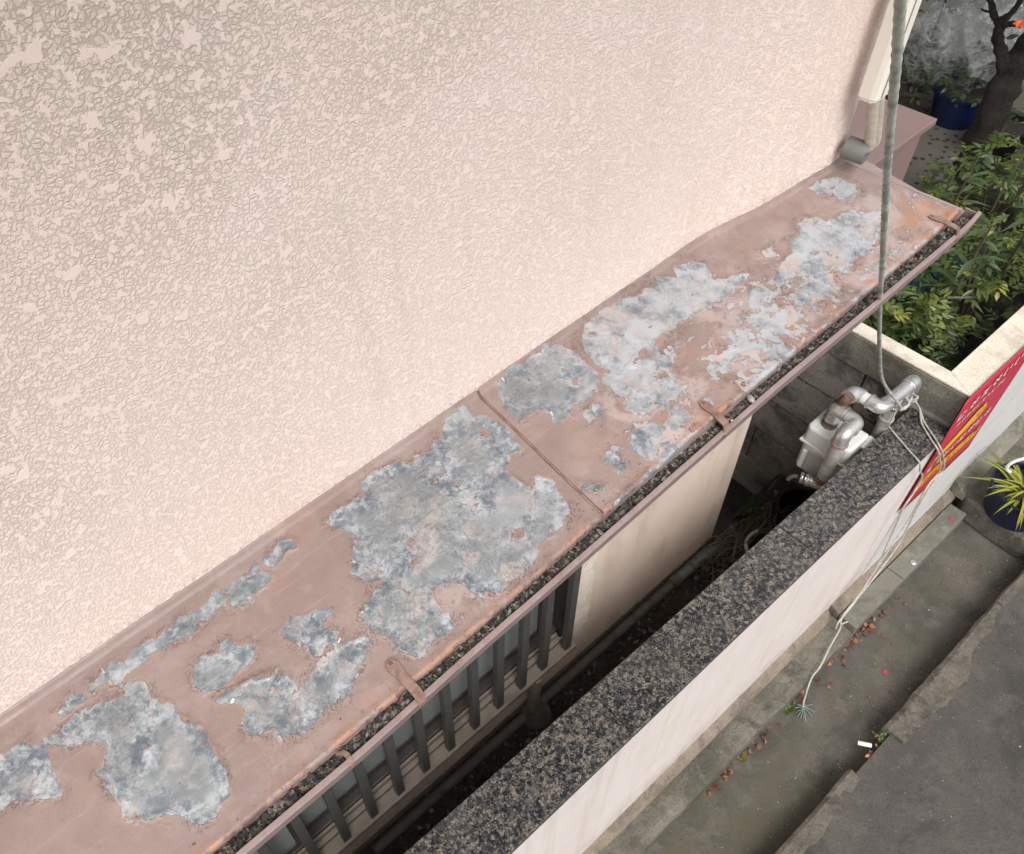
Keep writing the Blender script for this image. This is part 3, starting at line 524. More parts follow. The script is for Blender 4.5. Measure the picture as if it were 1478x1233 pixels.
def sheet(x0f, x1f, lift, n, name, right_end):
    S = np.linspace(0, 1, 132).astype(np.float32); T = np.linspace(0, 1, n).astype(np.float32)
    t, s = np.meshgrid(T, S, indexing='ij')
    xa = x0f(s); xb = x1f(s); px = xa + (xb - xa) * t
    y0 = np.interp(px, [p[0] for p in prof[:10]], [p[1] for p in prof[:10]]) - .0005; y1 = yo(px) + .0035 * vnoise(px * 16, 2.2 + 0 * px, 4, 38); py = y0 + (y1 - y0) * s
    pf = peel_field(px.ravel(), py.ravel()).reshape(px.shape)
    z = 2.3 + .13 * py + lift + .0035 * vnoise(px * 5, py * 7, 3, 31) + .0012 * vnoise(px * 22, py * 22, 2, 33)
    z += .012 * np.clip(1 - (y0 - py) / .012, 0, 1) ** 2                               # turned up under the stucco
    eo = py - y1
    z += (.0022 + .0022 * vnoise(px * 14, .4 + 0 * px, 4, 37)) * np.exp(-(eo - .006) ** 2 / (2 * .005 ** 2)) - .006 * np.clip(1 - eo / .004, 0, 1)   # rolled drip edge
    z += np.where((pf < 0) & (pf > -.012), .0016 * np.clip(1 + pf / .012, 0, 1) * np.clip(.4 + 3 * vnoise(px * 18, py * 18, 3, 35), 0, 1.3), 0)   # paint lifting
    wear = np.clip(.35 + 1.6 * vnoise(px * 4.5, py * 7, 4, 41) + .55 * np.clip((px - .72) / .25, 0, 1) * np.clip((-py - .08) / .12, 0, 1) - .35 * np.clip((.15 + py) / .1, 0, 1), 0, 1)
    wear = wear * np.clip((px - .0) / .5, .35, 1)
    nt_, ns = px.shape; V = np.stack([px, py, z], -1).reshape(-1, 3)
    i = np.arange(nt_ - 1)[:, None] * ns + np.arange(ns - 1)[None]; F = np.stack([i, i + 1, i + ns + 1, i + ns], -1).reshape(-1, 4)
    me = bpy.data.meshes.new(name); me.vertices.add(len(V)); me.vertices.foreach_set('co', V.ravel().astype(np.float32))
    me.loops.add(F.size); me.loops.foreach_set('vertex_index', F.ravel().astype(np.int32))
    me.polygons.add(len(F)); me.polygons.foreach_set('loop_start', np.arange(0, F.size, 4).astype(np.int32))
    me.polygons.foreach_set('use_smooth', np.ones(len(F), bool)); me.update(); me.validate()
    for nm, a in (('peel', np.maximum(pf, -.2) * 100), ('edge', eo), ('wear', wear), ('pale', np.clip((px - .78) / .25, 0, .9) + .55 * np.clip((px - .42) / .2, 0, 1) * np.clip((-py - .17) / .08, 0, 1) * (px < .7))):
        at_ = me.attributes.new(nm, 'FLOAT', 'POINT'); at_.data.foreach_set('value', a.ravel().astype(np.float32))
    o = link(name, me, MAT['roof'], canopy)
    so_ = o.modifiers.new('thickness', 'SOLIDIFY'); so_.thickness = .0015; so_.offset = -1
    return o
def underside():
    mb = MB(); 
    xs_ = [-1.2, .0, .7, 1.2, 1.5, 1.75, 1.845]
    for x in xs_:
        a = min(0, wall_y(min(x, 1.785))); b = float(yo(x)) + .004
        mb.v += [(x, a - .001, 2.3 + .13 * a - .006), (x, b, 2.3 + .13 * b - .006), (x, b, 2.232), (x, -.001, 2.246)]
    mb.f = [(i * 4 + k, i * 4 + (k + 1) % 4, i * 4 + 4 + (k + 1) % 4, i * 4 + 4 + k) for i in range(len(xs_) - 1) for k in range(4)] + [(0, 1, 2, 3), tuple(len(mb.v) - 4 + k for k in (3, 2, 1, 0))]
    return mb
canopy = underside().build('canopy_roof', MAT['mauve'], house)
tag(canopy, 'canopy roof of two mauve painted metal sheets, the paint peeled off to bare grey metal')
seam = lambda s: .699 - .002 * s
endx = lambda s: 1.795 + .055 * s
sheet(lambda s: -1.2 + 0 * s, lambda s: seam(s) - .0022, 0, 760, 'roof_sheet', False)
sheet(lambda s: seam(s) + .0022, endx, .002, 460, 'roof_sheet', True)
mb = MB()   # folded seam between the sheets
pts = [(seam(s) + .0003, -.001 + (yo(.7) + .002) * s, 2.3 + .13 * (yo(.7) * s) - .0005) for s in np.linspace(0, 1, 12)]
mb.tube([(float(a), float(b), float(c)) for a, b, c in pts], .0022, 6); mb.build('seam', MAT['rust'], canopy, smooth=60)
mb = MB()   # verge strip closing the right end
for s in np.linspace(0, 1, 10):
    x = float(endx(s)); y = float(-.04 + (-.296 + .04) * s); z = ROOFZ(y)
    mb.v += [(x - .006, y, z + .0035), (x + .003, y, z + .003), (x + .003, y, z - .05), (x - .006, y, z - .05)]
mb.f = [(i * 4 + k, i * 4 + (k + 1) % 4, i * 4 + 4 + (k + 1) % 4, i * 4 + 4 + k) for i in range(9) for k in range(4)] + [(0, 1, 2, 3), (39, 38, 37, 36)]
mb.build('verge_strip', MAT['mauve'], canopy)
# gutter trough: profile follows the outer edge
def gl(x): return float(np.interp(x, [-1.2, .128, .353, .618, .915, 1.174, 1.836, 1.9], [-.372, -.362, -.354, -.347, -.338, -.331, -.326, -.318]))
mb = MB(); gx = [-1.2] + [float(v) for v in np.arange(-.6, 1.885, .05)] + [1.893]
for x in gx:
    a = float(yo(min(x, 1.845))) + .004; L = gl(x) + .0018 * float(vnoise(x * 6, .2, 2, 9)); h = .0015 * float(vnoise(x * 5, 7.2, 2, 9))
    mb.v += [(x, a, 2.236), (x, a, 2.205), (x, L + .006, 2.205), (x, L + .006, 2.244 + h), (x, L + .0045, 2.2475 + h), (x, L - .002, 2.2475 + h), (x, L - .004, 2.244 + h), (x, L - .0015, 2.238 + h), (x, L + .001, 2.212), (x, L + .005, 2.200), (x, a + .004, 2.200), (x, a + .004, 2.236)]
q = 12
mb.f = [(i * q + k, i * q + (k + 1) % q, (i + 1) * q + (k + 1) % q, (i + 1) * q + k) for i in range(len(gx) - 1) for k in range(q)]
mb.f += [tuple(range(q)), tuple(range((len(gx) - 1) * q, len(gx) * q))[::-1]]
x = 1.893; a = float(yo(1.845)) + .006; L = gl(x); mb.add([(x - .003, a, 2.201), (x, a, 2.201), (x, a, 2.243), (x - .003, a, 2.243), (x - .003, L + .003, 2.201), (x, L + .003, 2.201), (x, L + .003, 2.243), (x - .003, L + .003, 2.243)], [(0, 1, 2, 3), (7, 6, 5, 4), (1, 5, 6, 2), (3, 2, 6, 7), (4, 0, 3, 7)])
mb.build('gutter', MAT['mauve'], canopy, smooth=25)
# wet dirt and grit in the gutter: one dark bed and thousands of crumbs
mb = MB(); gx = [float(v) for v in np.arange(-.6, 1.885, .006)]
for x in gx:
    a = float(yo(min(x, 1.845))) + .003; L = gl(x) + .0065
    for j in range(5):
        y = a + (L - a) * j / 4; mb.v.append((x, y, 2.2305 + .008 * float(vnoise(x * 50, y * 60, 3, 14)) + .008 * float(vnoise(x * 6, 1.3, 2, 15))))
mb.f = [(i * 5 + j, i * 5 + j + 1, i * 5 + 6 + j, i * 5 + 5 + j) for i in range(len(gx) - 1) for j in range(4)]
gd = mb.build('gutter_dirt', MAT['dirt'], smooth=60); tag(gd, 'dark wet dirt lying along the canopy gutter', 'dirt', kind='stuff')
def crumb(mb, p, r, flat=1.0):
    c = [(-1, -.6, -.5), (1, -.6, -.5), (0, 1, -.5), (0, .1, 1), (.2, -1, .2)]
    M_ = Euler((random.random() * 6, random.random() * 6, random.random() * 6)).to_matrix()
    vs_ = [Vector(p) + M_ @ Vector((a * r * random.uniform(.6, 1.3), b * r * random.uniform(.6, 1.3), d * r * random.uniform(.5, 1.1) * flat)) for a, b, d in c]
    mb.add(vs_, [(0, 2, 1), (0, 1, 4), (1, 3, 4), (0, 4, 3), (1, 2, 3), (2, 0, 3)])
mb = MB()
for k in range(9000):
    x = random.uniform(-.45, 1.86); a = float(yo(min(x, 1.845))) + .002; L = gl(x) + .007; y = random.uniform(L, a); 
    crumb(mb, (x, y, 2.233 + .008 * float(vnoise(x * 6, 1.3, 2, 15)) + random.uniform(-.001, .004)), random.choice([.0012, .0018, .0025, .0035, .005, .0065]))
for k in range(170):   # crumbs left on the painted drip edge
    x = random.uniform(-.3, 1.8); crumb(mb, (x, float(yo(x)) + random.uniform(.002, .03), ROOFZ(float(yo(x))) + .006), random.uniform(.0006, .0014))
for k in range(420):    # flat bits of leaf lying in the silt
    x = random.gauss(random.choice([-.2, .15, .42, .63, .86, 1.02, 1.3, 1.62]), .05); a = float(yo(min(max(x, -.4), 1.845))) + .001; L = gl(min(x, 1.87)) + .008; y = random.uniform(L, a); r = random.uniform(.002, .0065); t = random.uniform(0, 6.3); z = 2.239 + .008 * float(vnoise(x * 6, 1.3, 2, 15)) + random.uniform(0, .004)
    if x > 1.86: continue
    u, v = math.cos(t) * r, math.sin(t) * r; mb.add([(x - u, y - v, z), (x + v * .5, y - u * .5, z + random.uniform(-.002, .002)), (x + u, y + v, z + random.uniform(-.001, .002)), (x - v * .5, y + u * .5, z)], [(0, 1, 2), (0, 2, 3)])
gc = mb.build('gutter_debris', MAT['debris']); tag(gc, 'brown and black crumbs of leaf litter and grit filling the canopy gutter', 'debris', kind='stuff')
for (x, y, r, m, lb) in ((1.098, -.318, .008, 'patch', 'smooth pale pebble lying in the gutter right of the middle strap'), (1.03, -.33, .0045, 'whitep', 'small white chip lying in the gutter beside the middle strap')):
    mb = MB(); mb.lathe([(r * math.sin(t), r * .7 * math.cos(t) * -1) for t in np.linspace(0, PI, 8)], (0, 0, 0), 14)
    o = mb.build('pebble', MAT[m], smooth=60, loc=(x, y, 2.243), rot=(.3, .2, 1)); o.scale = (1.5, .9, .9); tag(o, lb, 'pebble')
# straps over the gutter
def strap(x, y0, xo, wid, bent=0.0):
    y1 = gl(x) - .001; mb = MB(); n_ = 10
    def ztop(y): return max(ROOFZ(y) + .0055, 2.2515) if y > y1 + .004 else 2.249
    path = []
    for i in range(15):
        y = y0 + (y1 - y0) * i / 14; path.append((y, ztop(y) + .004 * math.sin(PI * i / 14) * .6))
    path.append((y1 - .004, 2.2435)); path.append((y1 - .0035, 2.234))
    for i, (y, z) in enumerate(path):
        t = min(1, i / 14); w = wid * (1.0 if i > 2 else [.62, .92, 1.05][i]) * (1.25 if 2 <= i <= 4 else 1) / 2; cx = x + xo * t + bent * math.sin(t * PI)
        mb.v += [(cx - w, y, z), (cx + w, y, z), (cx + w, y, z - .0028), (cx - w, y, z - .0028)]
    m = len(path)
    mb.f = [(i * 4 + (k + 1) % 4, i * 4 + k, i * 4 + 4 + k, i * 4 + 4 + (k + 1) % 4) for i in range(m - 1) for k in range(4)] + [(0, 1, 2, 3), tuple((m - 1) * 4 + k for k in (3, 2, 1, 0))]
    o = mb.build('gutter_strap', MAT['rust'], canopy, smooth=50, bevel=.0012)
    return o
strap(.257, -.288, .006, .016); strap(1.006, -.272, -.004, .015); strap(1.775, -.262, .012, .012); strap(-.49, -.288, .004, .016)
s_ = strap(.118, -.345, .010, .008, .004); s_['label'] = 'short bent strap end over the gutter'
for x, y in ((.258, -.2935), (1.0065, -.279), (1.777, -.268)):
    mb = MB(); mb.lathe([(0, .0028), (.0022, .0024), (.0034, .0008), (.0036, -.004)], (x, y, ROOFZ(y) + .0055), 12); mb.build('rivet', MAT['rustpipe'], canopy, smooth=40)
# curled flakes of paint standing on the edges of the bare patches
flm = []
for k in range(5):
    mb = MB(); n_ = 6; w = [random.uniform(.5, 1) for _ in range(n_)]
    for i in range(n_):
        t = i / (n_ - 1); z = .35 * t * t; mb.v += [(t - .5 + random.uniform(-.05, .05), -w[i] * .35, z + random.uniform(-.03, .03)), (t - .5 + random.uniform(-.05, .05), w[i] * .35, z * .8)]
    mb.f = [(2 * i, 2 * i + 2, 2 * i + 3, 2 * i + 1) for i in range(n_ - 1)]
    me = mb.mesh('paint_flake', 60); me.materials.append(MAT['flake']); flm.append(me)
cand = np.random.rand(60000, 2) * [2.15, .3] + [-.35, -.31]; pfv = peel_field(cand[:, 0].astype(np.float32), cand[:, 1].astype(np.float32))
cand = cand[np.abs(pfv + .001) < .003]; np.random.shuffle(cand)
for x, y in cand[:170]:
    if y > wall_y(min(x, 1.78)) - .01 or y < float(yo(x)) + .01: continue
    r = random.uniform(.002, .009); o = link('paint_flake', random.choice(flm), None, canopy, (x, y, ROOFZ(y) + .003), (random.uniform(-.2, .2), random.uniform(-.3, .1), random.uniform(0, 6.3)), (r, r * random.uniform(.5, 1), r))
# crumbling sealant bead where the wall bulges near the corner
mb = MB(); sp = [(float(x), wall_y(float(x)) - .002, 2.3 + .13 * wall_y(float(x)) + .004) for x in np.arange(1.30, 1.62, .006)]
mb.tube(sp, [.0012 + .006 * max(0, float(vnoise(a[0] * 40, .3, 3, 5)) + .18) * (1 - abs(a[0] - 1.44) / .2) for a in sp], 8, rmod=lambda i, q_: 1 + .3 * math.sin(i * 2.1 + q_ * 2))
mb.build('sealant_bead', MAT['cope'], house, smooth=60)
# pipe cover running down the corner, the lagged pipe below it and its wall sleeve
x0, x1, y0, y1 = 1.700, 1.757, -.066, -.104
pr = [(x0, y0), (x0, y1 + .014), (x0 + .004, y1 + .004), (x0 + .012, y1), (x1 - .012, y1), (x1 - .003, y1 + .004), (x1, y1 + .014), (x1, y0)]
mb = MB(); mb.prism(pr, 2.515, 4.28); dc = mb.build('pipe_cover', MAT['duct'], house, smooth=20); tag(dc, 'ivory plastic pipe cover running down the corner of the wall')
for z in (2.95, 3.7): mb = MB(); mb.box(x0 + .02, x1 - .02, y0 + .0005, -.020, z, z + .03); mb.build('wall_clip', MAT['duct'], dc)
mb = MB(); mb.box(x0 + .018, x0 + .021, y1 - .0012, y1 + .002, 2.516, 4.28); mb.build('joint', MAT['sill'], dc)
mb = MB(); mb.prism([(x0 + .004, y0 - .002), (x0 + .004, y1 + .012), (x0 + .014, y1 + .004), (x1 - .014, y1 + .004), (x1 - .004, y1 + .012), (x1 - .004, y0 - .002)], 2.506, 2.5145); mb.build('end_collar', MAT['whitep'], dc)
def lag(pts, r):
    p = bend(pts, .05, 9); dense = []
    for a, b in zip(p[:-1], p[1:]):
        m = max(1, int((b - a).length / .003)); dense += [a.lerp(b, i / m) for i in range(m)]
    mb = MB(); mb.tube(dense + [p[-1]], r, 14, rmod=lambda i, q_: 1 + .022 * math.sin(i * .9 + q_) + .02 * math.sin(3 * q_ + i * .2)); return mb
lag([(1.732, -.082, 2.512), (1.780, -.092, 2.362), (1.764, -.070, 2.353)], .0120).build('lagged_pipe', MAT['lag'], house, smooth=60)
lag([(1.757, -.080, 2.512), (1.808, -.090, 2.358), (1.776, -.068, 2.349)], .0110).build('lagged_pipe', MAT['lag'], house, smooth=60)
mb = MB(); mb.lathe([(.0215, 0), (.0245, 0), (.0258, .004), (.0255, .048), (.0225, .05), (.0218, .048), (.0215, 0)], (0, 0, 0), 28); sl_ = mb.build('wall_sleeve', MAT['pvcgrey'], house, smooth=40, loc=(1.770, -.096, 2.352))
sl_.rotation_euler = Vector((-.16, .98, .04)).to_track_quat('Z', 'Y').to_euler()
# ================================================================== WALLS
bw = thing('boundary_wall', 'low pink white boundary wall topped with dark speckled granite slabs', 'wall', (1, -.35, .2))
inv = Matrix.Translation((-1, .35, -.2))
def under(root, o): o.parent = root; o.matrix_parent_inverse = Matrix.Translation(root.location).inverted(); return o
mb = MB(); mb.box(-2.5, 2.323, -.409, -.300, .14, 1.172); under(bw, mb.build('wall_body', MAT['white']))
mb = MB(); xs = list(np.arange(-1.2, 2.12, .02))     # brown mortar fillet along its foot
for x in xs:
    w = .004 * float(vnoise(x * 9, .3, 3, 6)); mb.v += [(float(x), -.4085, .262 + w), (float(x), -.418 + w * .3, .256 + w), (float(x), -.440 + w, .226), (float(x), -.442 + w, .195), (float(x), -.4085, .195)]
mb.f = [(i * 5 + k, i * 5 + (k + 1) % 5, i * 5 + 5 + (k + 1) % 5, i * 5 + 5 + k) for i in range(len(xs) - 1) for k in range(5)]
under(bw, mb.build('skirting', MAT['skirt']))
yin = lambda x: -.262 + (x - .53) * (-.0135)
jx = [(-1.2, -1.2), (-.75, -.75), (.035, .035), (.836, .838), (1.627, 1.627), (2.318, 2.318)]
for (a, a2), (b, b2) in zip(jx[:-1], jx[1:]):
    mb = MB(); mb.prism([(a + .0012, yin(a)), (b - .0012, yin(b)), (b2 - .0012, -.4155), (a2 + .0012, -.4155)], 1.1725, 1.2)
    under(bw, mb.build('granite_slab', MAT['granite'], bevel=.0018))
mb = MB(); mb.box(-1.2, 2.317, -.410, -.30, 1.1685, 1.1722); under(bw, mb.build('mortar_bed', MAT['sash']))

pw = thing('planter_wall', 'aged concrete block planter wall with cream painted top beside the gas meter', 'wall', (2.35, -.3, .5))
def pwb(mb, nm, mt, **k): return under(pw, mb.build(nm, MAT[mt], **k))
# face blocks, laid in courses on the side towards the passage
BH, BL = .19, .58
for r in range(5):
    z0 = 1.218 - (r + 1) * BH; off = (0 if r % 2 else BL / 2)
    y = -.4065 - off
    while y < 1.4:
        a = max(y + .003, -.4065); b = min(y + BL - .003, 1.4)
        if b - a > .03:
            mb = MB(); mb.box(2.3265 + random.uniform(-.0025, .0015), 2.37, a, b, z0 + .003, z0 + BH - .003); pwb(mb, 'block', 'block', bevel=.003)
        y += BL
mb = MB(); mb.box(2.331, 2.369, -.405, 1.4, .25, 1.2185); pwb(mb, 'mortar_core', 'soil')
mb = MB(); pts_ = [(-.4062, 1.04)] + [(-.215 + .03 * float(vnoise(t * 14, .6, 4, 8)) + .02 * t, 1.04 + .178 * t) for t in np.linspace(0, 1, 22)] + [(-.4062, 1.218)]
n_ = len(pts_); mb.v = [(2.3215, y, z) for y, z in pts_] + [(2.33, y, z) for y, z in pts_]; mb.f = [tuple(range(n_))[::-1], tuple(range(n_, 2 * n_))] + [(i, (i + 1) % n_, n_ + (i + 1) % n_, n_ + i) for i in range(n_)]
pwb(mb, 'mortar_patch', 'patch')
mb = MB()      # crumbling mortar squeezed from the joints
for k in range(900):
    if k % 3: zz = 1.218 - random.choice([1, 1, 1, 2, 2, 3]) * BH + random.gauss(0, .004); yy = random.uniform(-.4, .35)
    else: zz = random.uniform(1.03, 1.22); yy = -.205 + .02 * math.sin(zz * 60) + random.gauss(0, .010)
    s_ = random.uniform(.0015, .0045); c_ = [(-1, -.6, -.5), (1, -.6, -.5), (0, 1, -.5), (0, .1, 1)]
    mb.add([(2.3255 + a * s_ * .6, yy + b * s_, zz + d * s_) for a, b, d in c_], [(0, 2, 1), (0, 1, 3), (1, 2, 3), (2, 0, 3)])
o = pwb(mb, 'crumbling_mortar', 'ledge'); o['kind'] = 'stuff'
# coping above the blocks: grey mortar band, then the cream painted top
mb = MB(); ys = list(np.arange(-.4065, 1.401, .012)); nk = 5
for y in ys:
    w = .0035 * float(vnoise(y * 22, .4, 4, 3)); w2 = .003 * float(vnoise(y * 17, 4.4, 4, 3))
    mb.v += [(2.37, y, 1.2195), (2.320 + w, y, 1.2195), (2.316 + w, y, 1.29 + w2), (2.318 + w2, y, 1.349 + w2), (2.37, y, 1.352)]
mb.f = [(i * 5 + k, i * 5 + (k + 1) % 5, i * 5 + 5 + (k + 1) % 5, i * 5 + 5 + k) for i in range(len(ys) - 1) for k in range(5)] + [(0, 4, 3, 2, 1)]
pwb(mb, 'mortar_band', 'cope')
mb = MB(); mb.prism([(2.321, -.4135), (2.375, -.322), (2.375, 1.4), (2.321, 1.4)], 1.3525, 1.3615)
mb.prism([(2.3212, -.4137), (2.321 + 3.2, -.4165), (5.5, -.325), (2.3752, -.3222)], 1.3525, 1.3613); pwb(mb, 'coping', 'cream', bevel=.002)
mb = MB(); mb.box(2.372, 5.5, -.413, -.327, .15, 1.3522); mb.box(2.3235, 2.3715, -.413, -.408, .15, 1.352); pwb(mb, 'street_face', 'grey_render')
mb = MB(); mb.box(2.3702, 2.376, -.3265, 1.4, .2, 1.352); pwb(mb, 'inner_face', 'cope')

# red poster on the street face
po = MB(); nx, nz2 = 12, 14
X0, X1, Z0, Z1 = 2.278, 2.765, .715, 1.372
Yp = lambda u, v: -.4172 - .0012 * math.sin(u * 5 + v * 3)
for j in range(nz2 + 1):
    for i in range(nx + 1):
        u, v = i / nx, j / nz2; po.v.append((X0 + (X1 - X0) * u, Yp(u, v), Z0 + (Z1 - Z0) * v + .04 * (1 - v) * (1 - u)))
po.f = [(j * (nx + 1) + i, j * (nx + 1) + i + 1, (j + 1) * (nx + 1) + i + 1, (j + 1) * (nx + 1) + i) for j in range(nz2) for i in range(nx)]
poster = po.build('poster', MAT['red'], smooth=60); so_ = poster.modifiers.new('t', 'SOLIDIFY'); so_.thickness = .001; so_.offset = -1
tag(poster, 'red poster with white and yellow lettering on the planter wall, seen at a steep angle', 'poster')
def stroke(mb, x0, z0, x1, z1, w):
    dx, dz = x1 - x0, z1 - z0; L = math.hypot(dx, dz) or 1; nx_, nz_ = -dz / L * w / 2, dx / L * w / 2; y = -.4198
    mb.add([(x0 + nx_, y, z0 + nz_), (x1 + nx_, y, z1 + nz_), (x1 - nx_, y, z1 - nz_), (x0 - nx_, y, z0 - nz_)], [(0, 1, 2, 3)])
def glyph(mb, x, z, s, w, rg):
    kind = rg.randrange(4)
    if kind == 0: w *= 1.25; L = [(.1, .8, .9, .8), (.5, .95, .45, .1), (.1, .45, .9, .45)]
    elif kind == 1: L = [(.15, .9, .15, .1), (.15, .15, .85, .15), (.5, .7, .9, .6)]
    elif kind == 2: L = [(.1, .75, .9, .75), (.75, .75, .3, .1), (.3, .5, .85, .12)]
    else: L = [(.2, .9, .2, .2), (.2, .2, .5, .08), (.75, .85, .85, .4)]
    for a, b, c, d in L: stroke(mb, x + a * s, z + b * s, x + c * s, z + d * s, w)
def line(x0, x1, z0, z1, s, w, mt, seed):
    rg = random.Random(seed); mb = MB(); n_ = max(1, int((x1 - x0) / (s * 1.12)))
    for k in range(n_): t = k / n_; glyph(mb, x0 + (x1 - x0) * t, z0 + (z1 - z0) * t, s, w, rg)
    return mb.build('lettering', MAT[mt], poster)
line(2.292, 2.74, 1.255, 1.285, .052, .008, 'print_white', 1)
line(2.33, 2.62, 1.20, 1.215, .024, .0045, 'print_white', 2)
line(2.30, 2.70, .965, .985, .042, .007, 'print_white', 5)
mb = MB()
def poly(mb, pts): mb.add([(x, -.4196, z) for x, z in pts], [tuple(range(len(pts)))])
poly(mb, [(2.30, 1.02), (2.40, 1.035), (2.47, 1.05), (2.56, 1.06), (2.60, 1.09), (2.56, 1.15), (2.50, 1.145), (2.44, 1.11), (2.37, 1.085), (2.31, 1.06)])
mb.build('emblem', MAT['print_yellow'], poster)
mb = MB(); poly(mb, [(2.285, .85), (2.40, .865), (2.55, .86), (2.70, .85), (2.725, .89), (2.62, .915), (2.48, .925), (2.36, .935), (2.29, .90)]); mb.build('emblem', MAT['print_yellow'], poster)
mb = MB(); rg = random.Random(4)
for k in range(9): x = 2.52 + rg.random() * .07; z = 1.085 + rg.random() * .05; poly(mb, [(x, z), (x + .012, z + .003), (x + .009, z + .014)][::1])
for v_ in range(len(mb.v)): mb.v[v_] = (mb.v[v_][0], -.4206, mb.v[v_][2])
mb.build('emblem', MAT['print_dark'], poster)
line(2.31, 2.70, .875, .872, .03, .005, 'red', 9)
for v_ in poster.children[-1].data.vertices: v_.co.y = -.4206

# ================================================================== GAS METER AND PIPES
gm = thing('gas_meter', 'off white gas meter with silver elbow pipes hanging in the narrow passage', 'gas meter', (2.08, -.2, 1.0))
def gmb(mb, nm, mt, **k): return under(gm, mb.build(nm, MAT[mt], **k))
MX0, MX1, MY0, MY1 = 2.010, 2.120, -.266, -.112
mb = MB(); mb.prism([(MX0 + .012, MY0 + .001), (MX1, MY0 + .001), (MX1, MY1 - .001), (MX0 + .012, MY1 - .001), (MX0, MY1 - .012), (MX0, MY0 + .012)], 1.128, 1.203); gmb(mb, 'case_top', 'meter', bevel=.013)
mb = MB(); mb.prism([(MX0 + .014, MY0 + .007), (MX1 - .002, MY0 + .007), (MX1 - .002, MY1 - .007), (MX0 + .014, MY1 - .007), (MX0 + .003, MY1 - .02), (MX0 + .003, MY0 + .02)], .992, 1.1275); gmb(mb, 'case_bottom', 'meter', bevel=.006)
mb = MB(); mb.box(MX0 - .004, MX1 + .004, MY0 - .003, MY1 + .004, 1.1225, 1.1325); gmb(mb, 'flange', 'meter', bevel=.003)
mb = MB(); mb.box(MX0 - .003, MX0 + .006, -.235, -.150, 1.003, 1.105); gmb(mb, 'dial_window', 'meterdim', bevel=.003)
mb = MB(); mb.box(MX0 - .0012, MX0 + .012, -.146, -.131, 1.0, 1.09); gmb(mb, 'side_label', 'whitep', bevel=.002)
for y in (-.13, -.26):
    mb = MB(); mb.lathe([(0, 0), (.0045, 0), (.0045, -.012), (0, -.012)], (MX0 + .02, y, .993), 8); gmb(mb, 'screw', 'galv')
mb = MB(); mb.prism([(2.085, -.300), (2.145, -.300), (2.145, -.258), (2.085, -.258)], 1.16, 1.172); mb.box(2.085, 2.145, -.300, -.294, 1.10, 1.16); gmb(mb, 'wall_bracket', 'whitep', bevel=.002)
collarless = 1
def pipe(pts, r, nm, mt, rad=.03, root=None, n=18):
    mb = MB(); mb.tube(bend(pts, rad, 8), r, n); o = mb.build(nm, MAT[mt], smooth=50); return under(root or gm, o)
def collar(p, d, r, L, nm, mt, root=None, n=20):
    p = Vector(p); d = Vector(d).normalized(); mb = MB(); mb.tube([p - d * L / 2, p - d * L / 2 * .7, p + d * L / 2 * .7, p + d * L / 2], [r * .93, r, r, r * .93], n); return under(root or gm, mb.build(nm, MAT[mt], smooth=50))
collar((2.062, -.158, 1.202), (0, 0, 1), .0255, .022, 'union_nut', 'nut', n=8)
collar((2.062, -.158, 1.222), (0, 0, 1), .019, .03, 'pipe', 'rustpipe')
pipe([(2.062, -.158, 1.232), (2.062, -.158, 1.288), (2.060, -.188, 1.288)], .0235, 'elbow', 'galv', .03)
collar((2.060, -.190, 1.288), (0, 1, 0), .0255, .009, 'elbow_rim', 'galv')
pipe([(2.060, -.185, 1.288), (2.058, -.205, 1.288)], .0185, 'pipe', 'galv')
pipe([(2.058, -.197, 1.288), (2.056, -.232, 1.288), (2.018, -.232, 1.288)], .0235, 'elbow', 'galv', .032)
collar((2.019, -.232, 1.288), (1, 0, 0), .0262, .009, 'elbow_rim', 'galv')
pipe([(2.016, -.232, 1.288), (1.985, -.232, 1.288), (1.985, -.232, 1.245)], .0235, 'elbow', 'galv', .032)
collar((1.985, -.232, 1.246), (0, 0, 1), .0258, .009, 'elbow_rim', 'rust')
pipe([(1.985, -.232, 1.245), (1.985, -.232, 1.13)], .0205, 'pipe', 'pipegrey')
pipe([(1.985, -.232, 1.1297), (1.985, -.232, 1.095)], .0208, 'band', 'tape')
pipe([(1.985, -.232, 1.0947), (1.985, -.232, 1.065)], .0212, 'band', 'meterdim')
collar((1.985, -.232, 1.052), (0, 0, 1), .0245, .022, 'union_nut', 'rustpipe')
pipe([(1.985, -.232, 1.042), (1.985, -.228, 1.015), (1.965, -.185, 1.02)], .019, 'valve_body', 'galv', .02)
collar((1.968, -.196, 1.02), (-.4, .9, 0), .0225, .012, 'union_nut', 'galv', n=8)
collar((1.962, -.178, 1.02), (-.4, .9, 0), .021, .010, 'union_nut', 'galv', n=8)
pipe([(1.958, -.168, 1.02), (1.952, -.152, 1.012), (1.944, -.146, .992)], .007, 'valve_handle', 'nut', .01)
mb = MB(); mb.box(1.985, 2.04, -.300, -.245, 1.012, 1.022); gmb(mb, 'wall_bracket', 'whitep', bevel=.002)
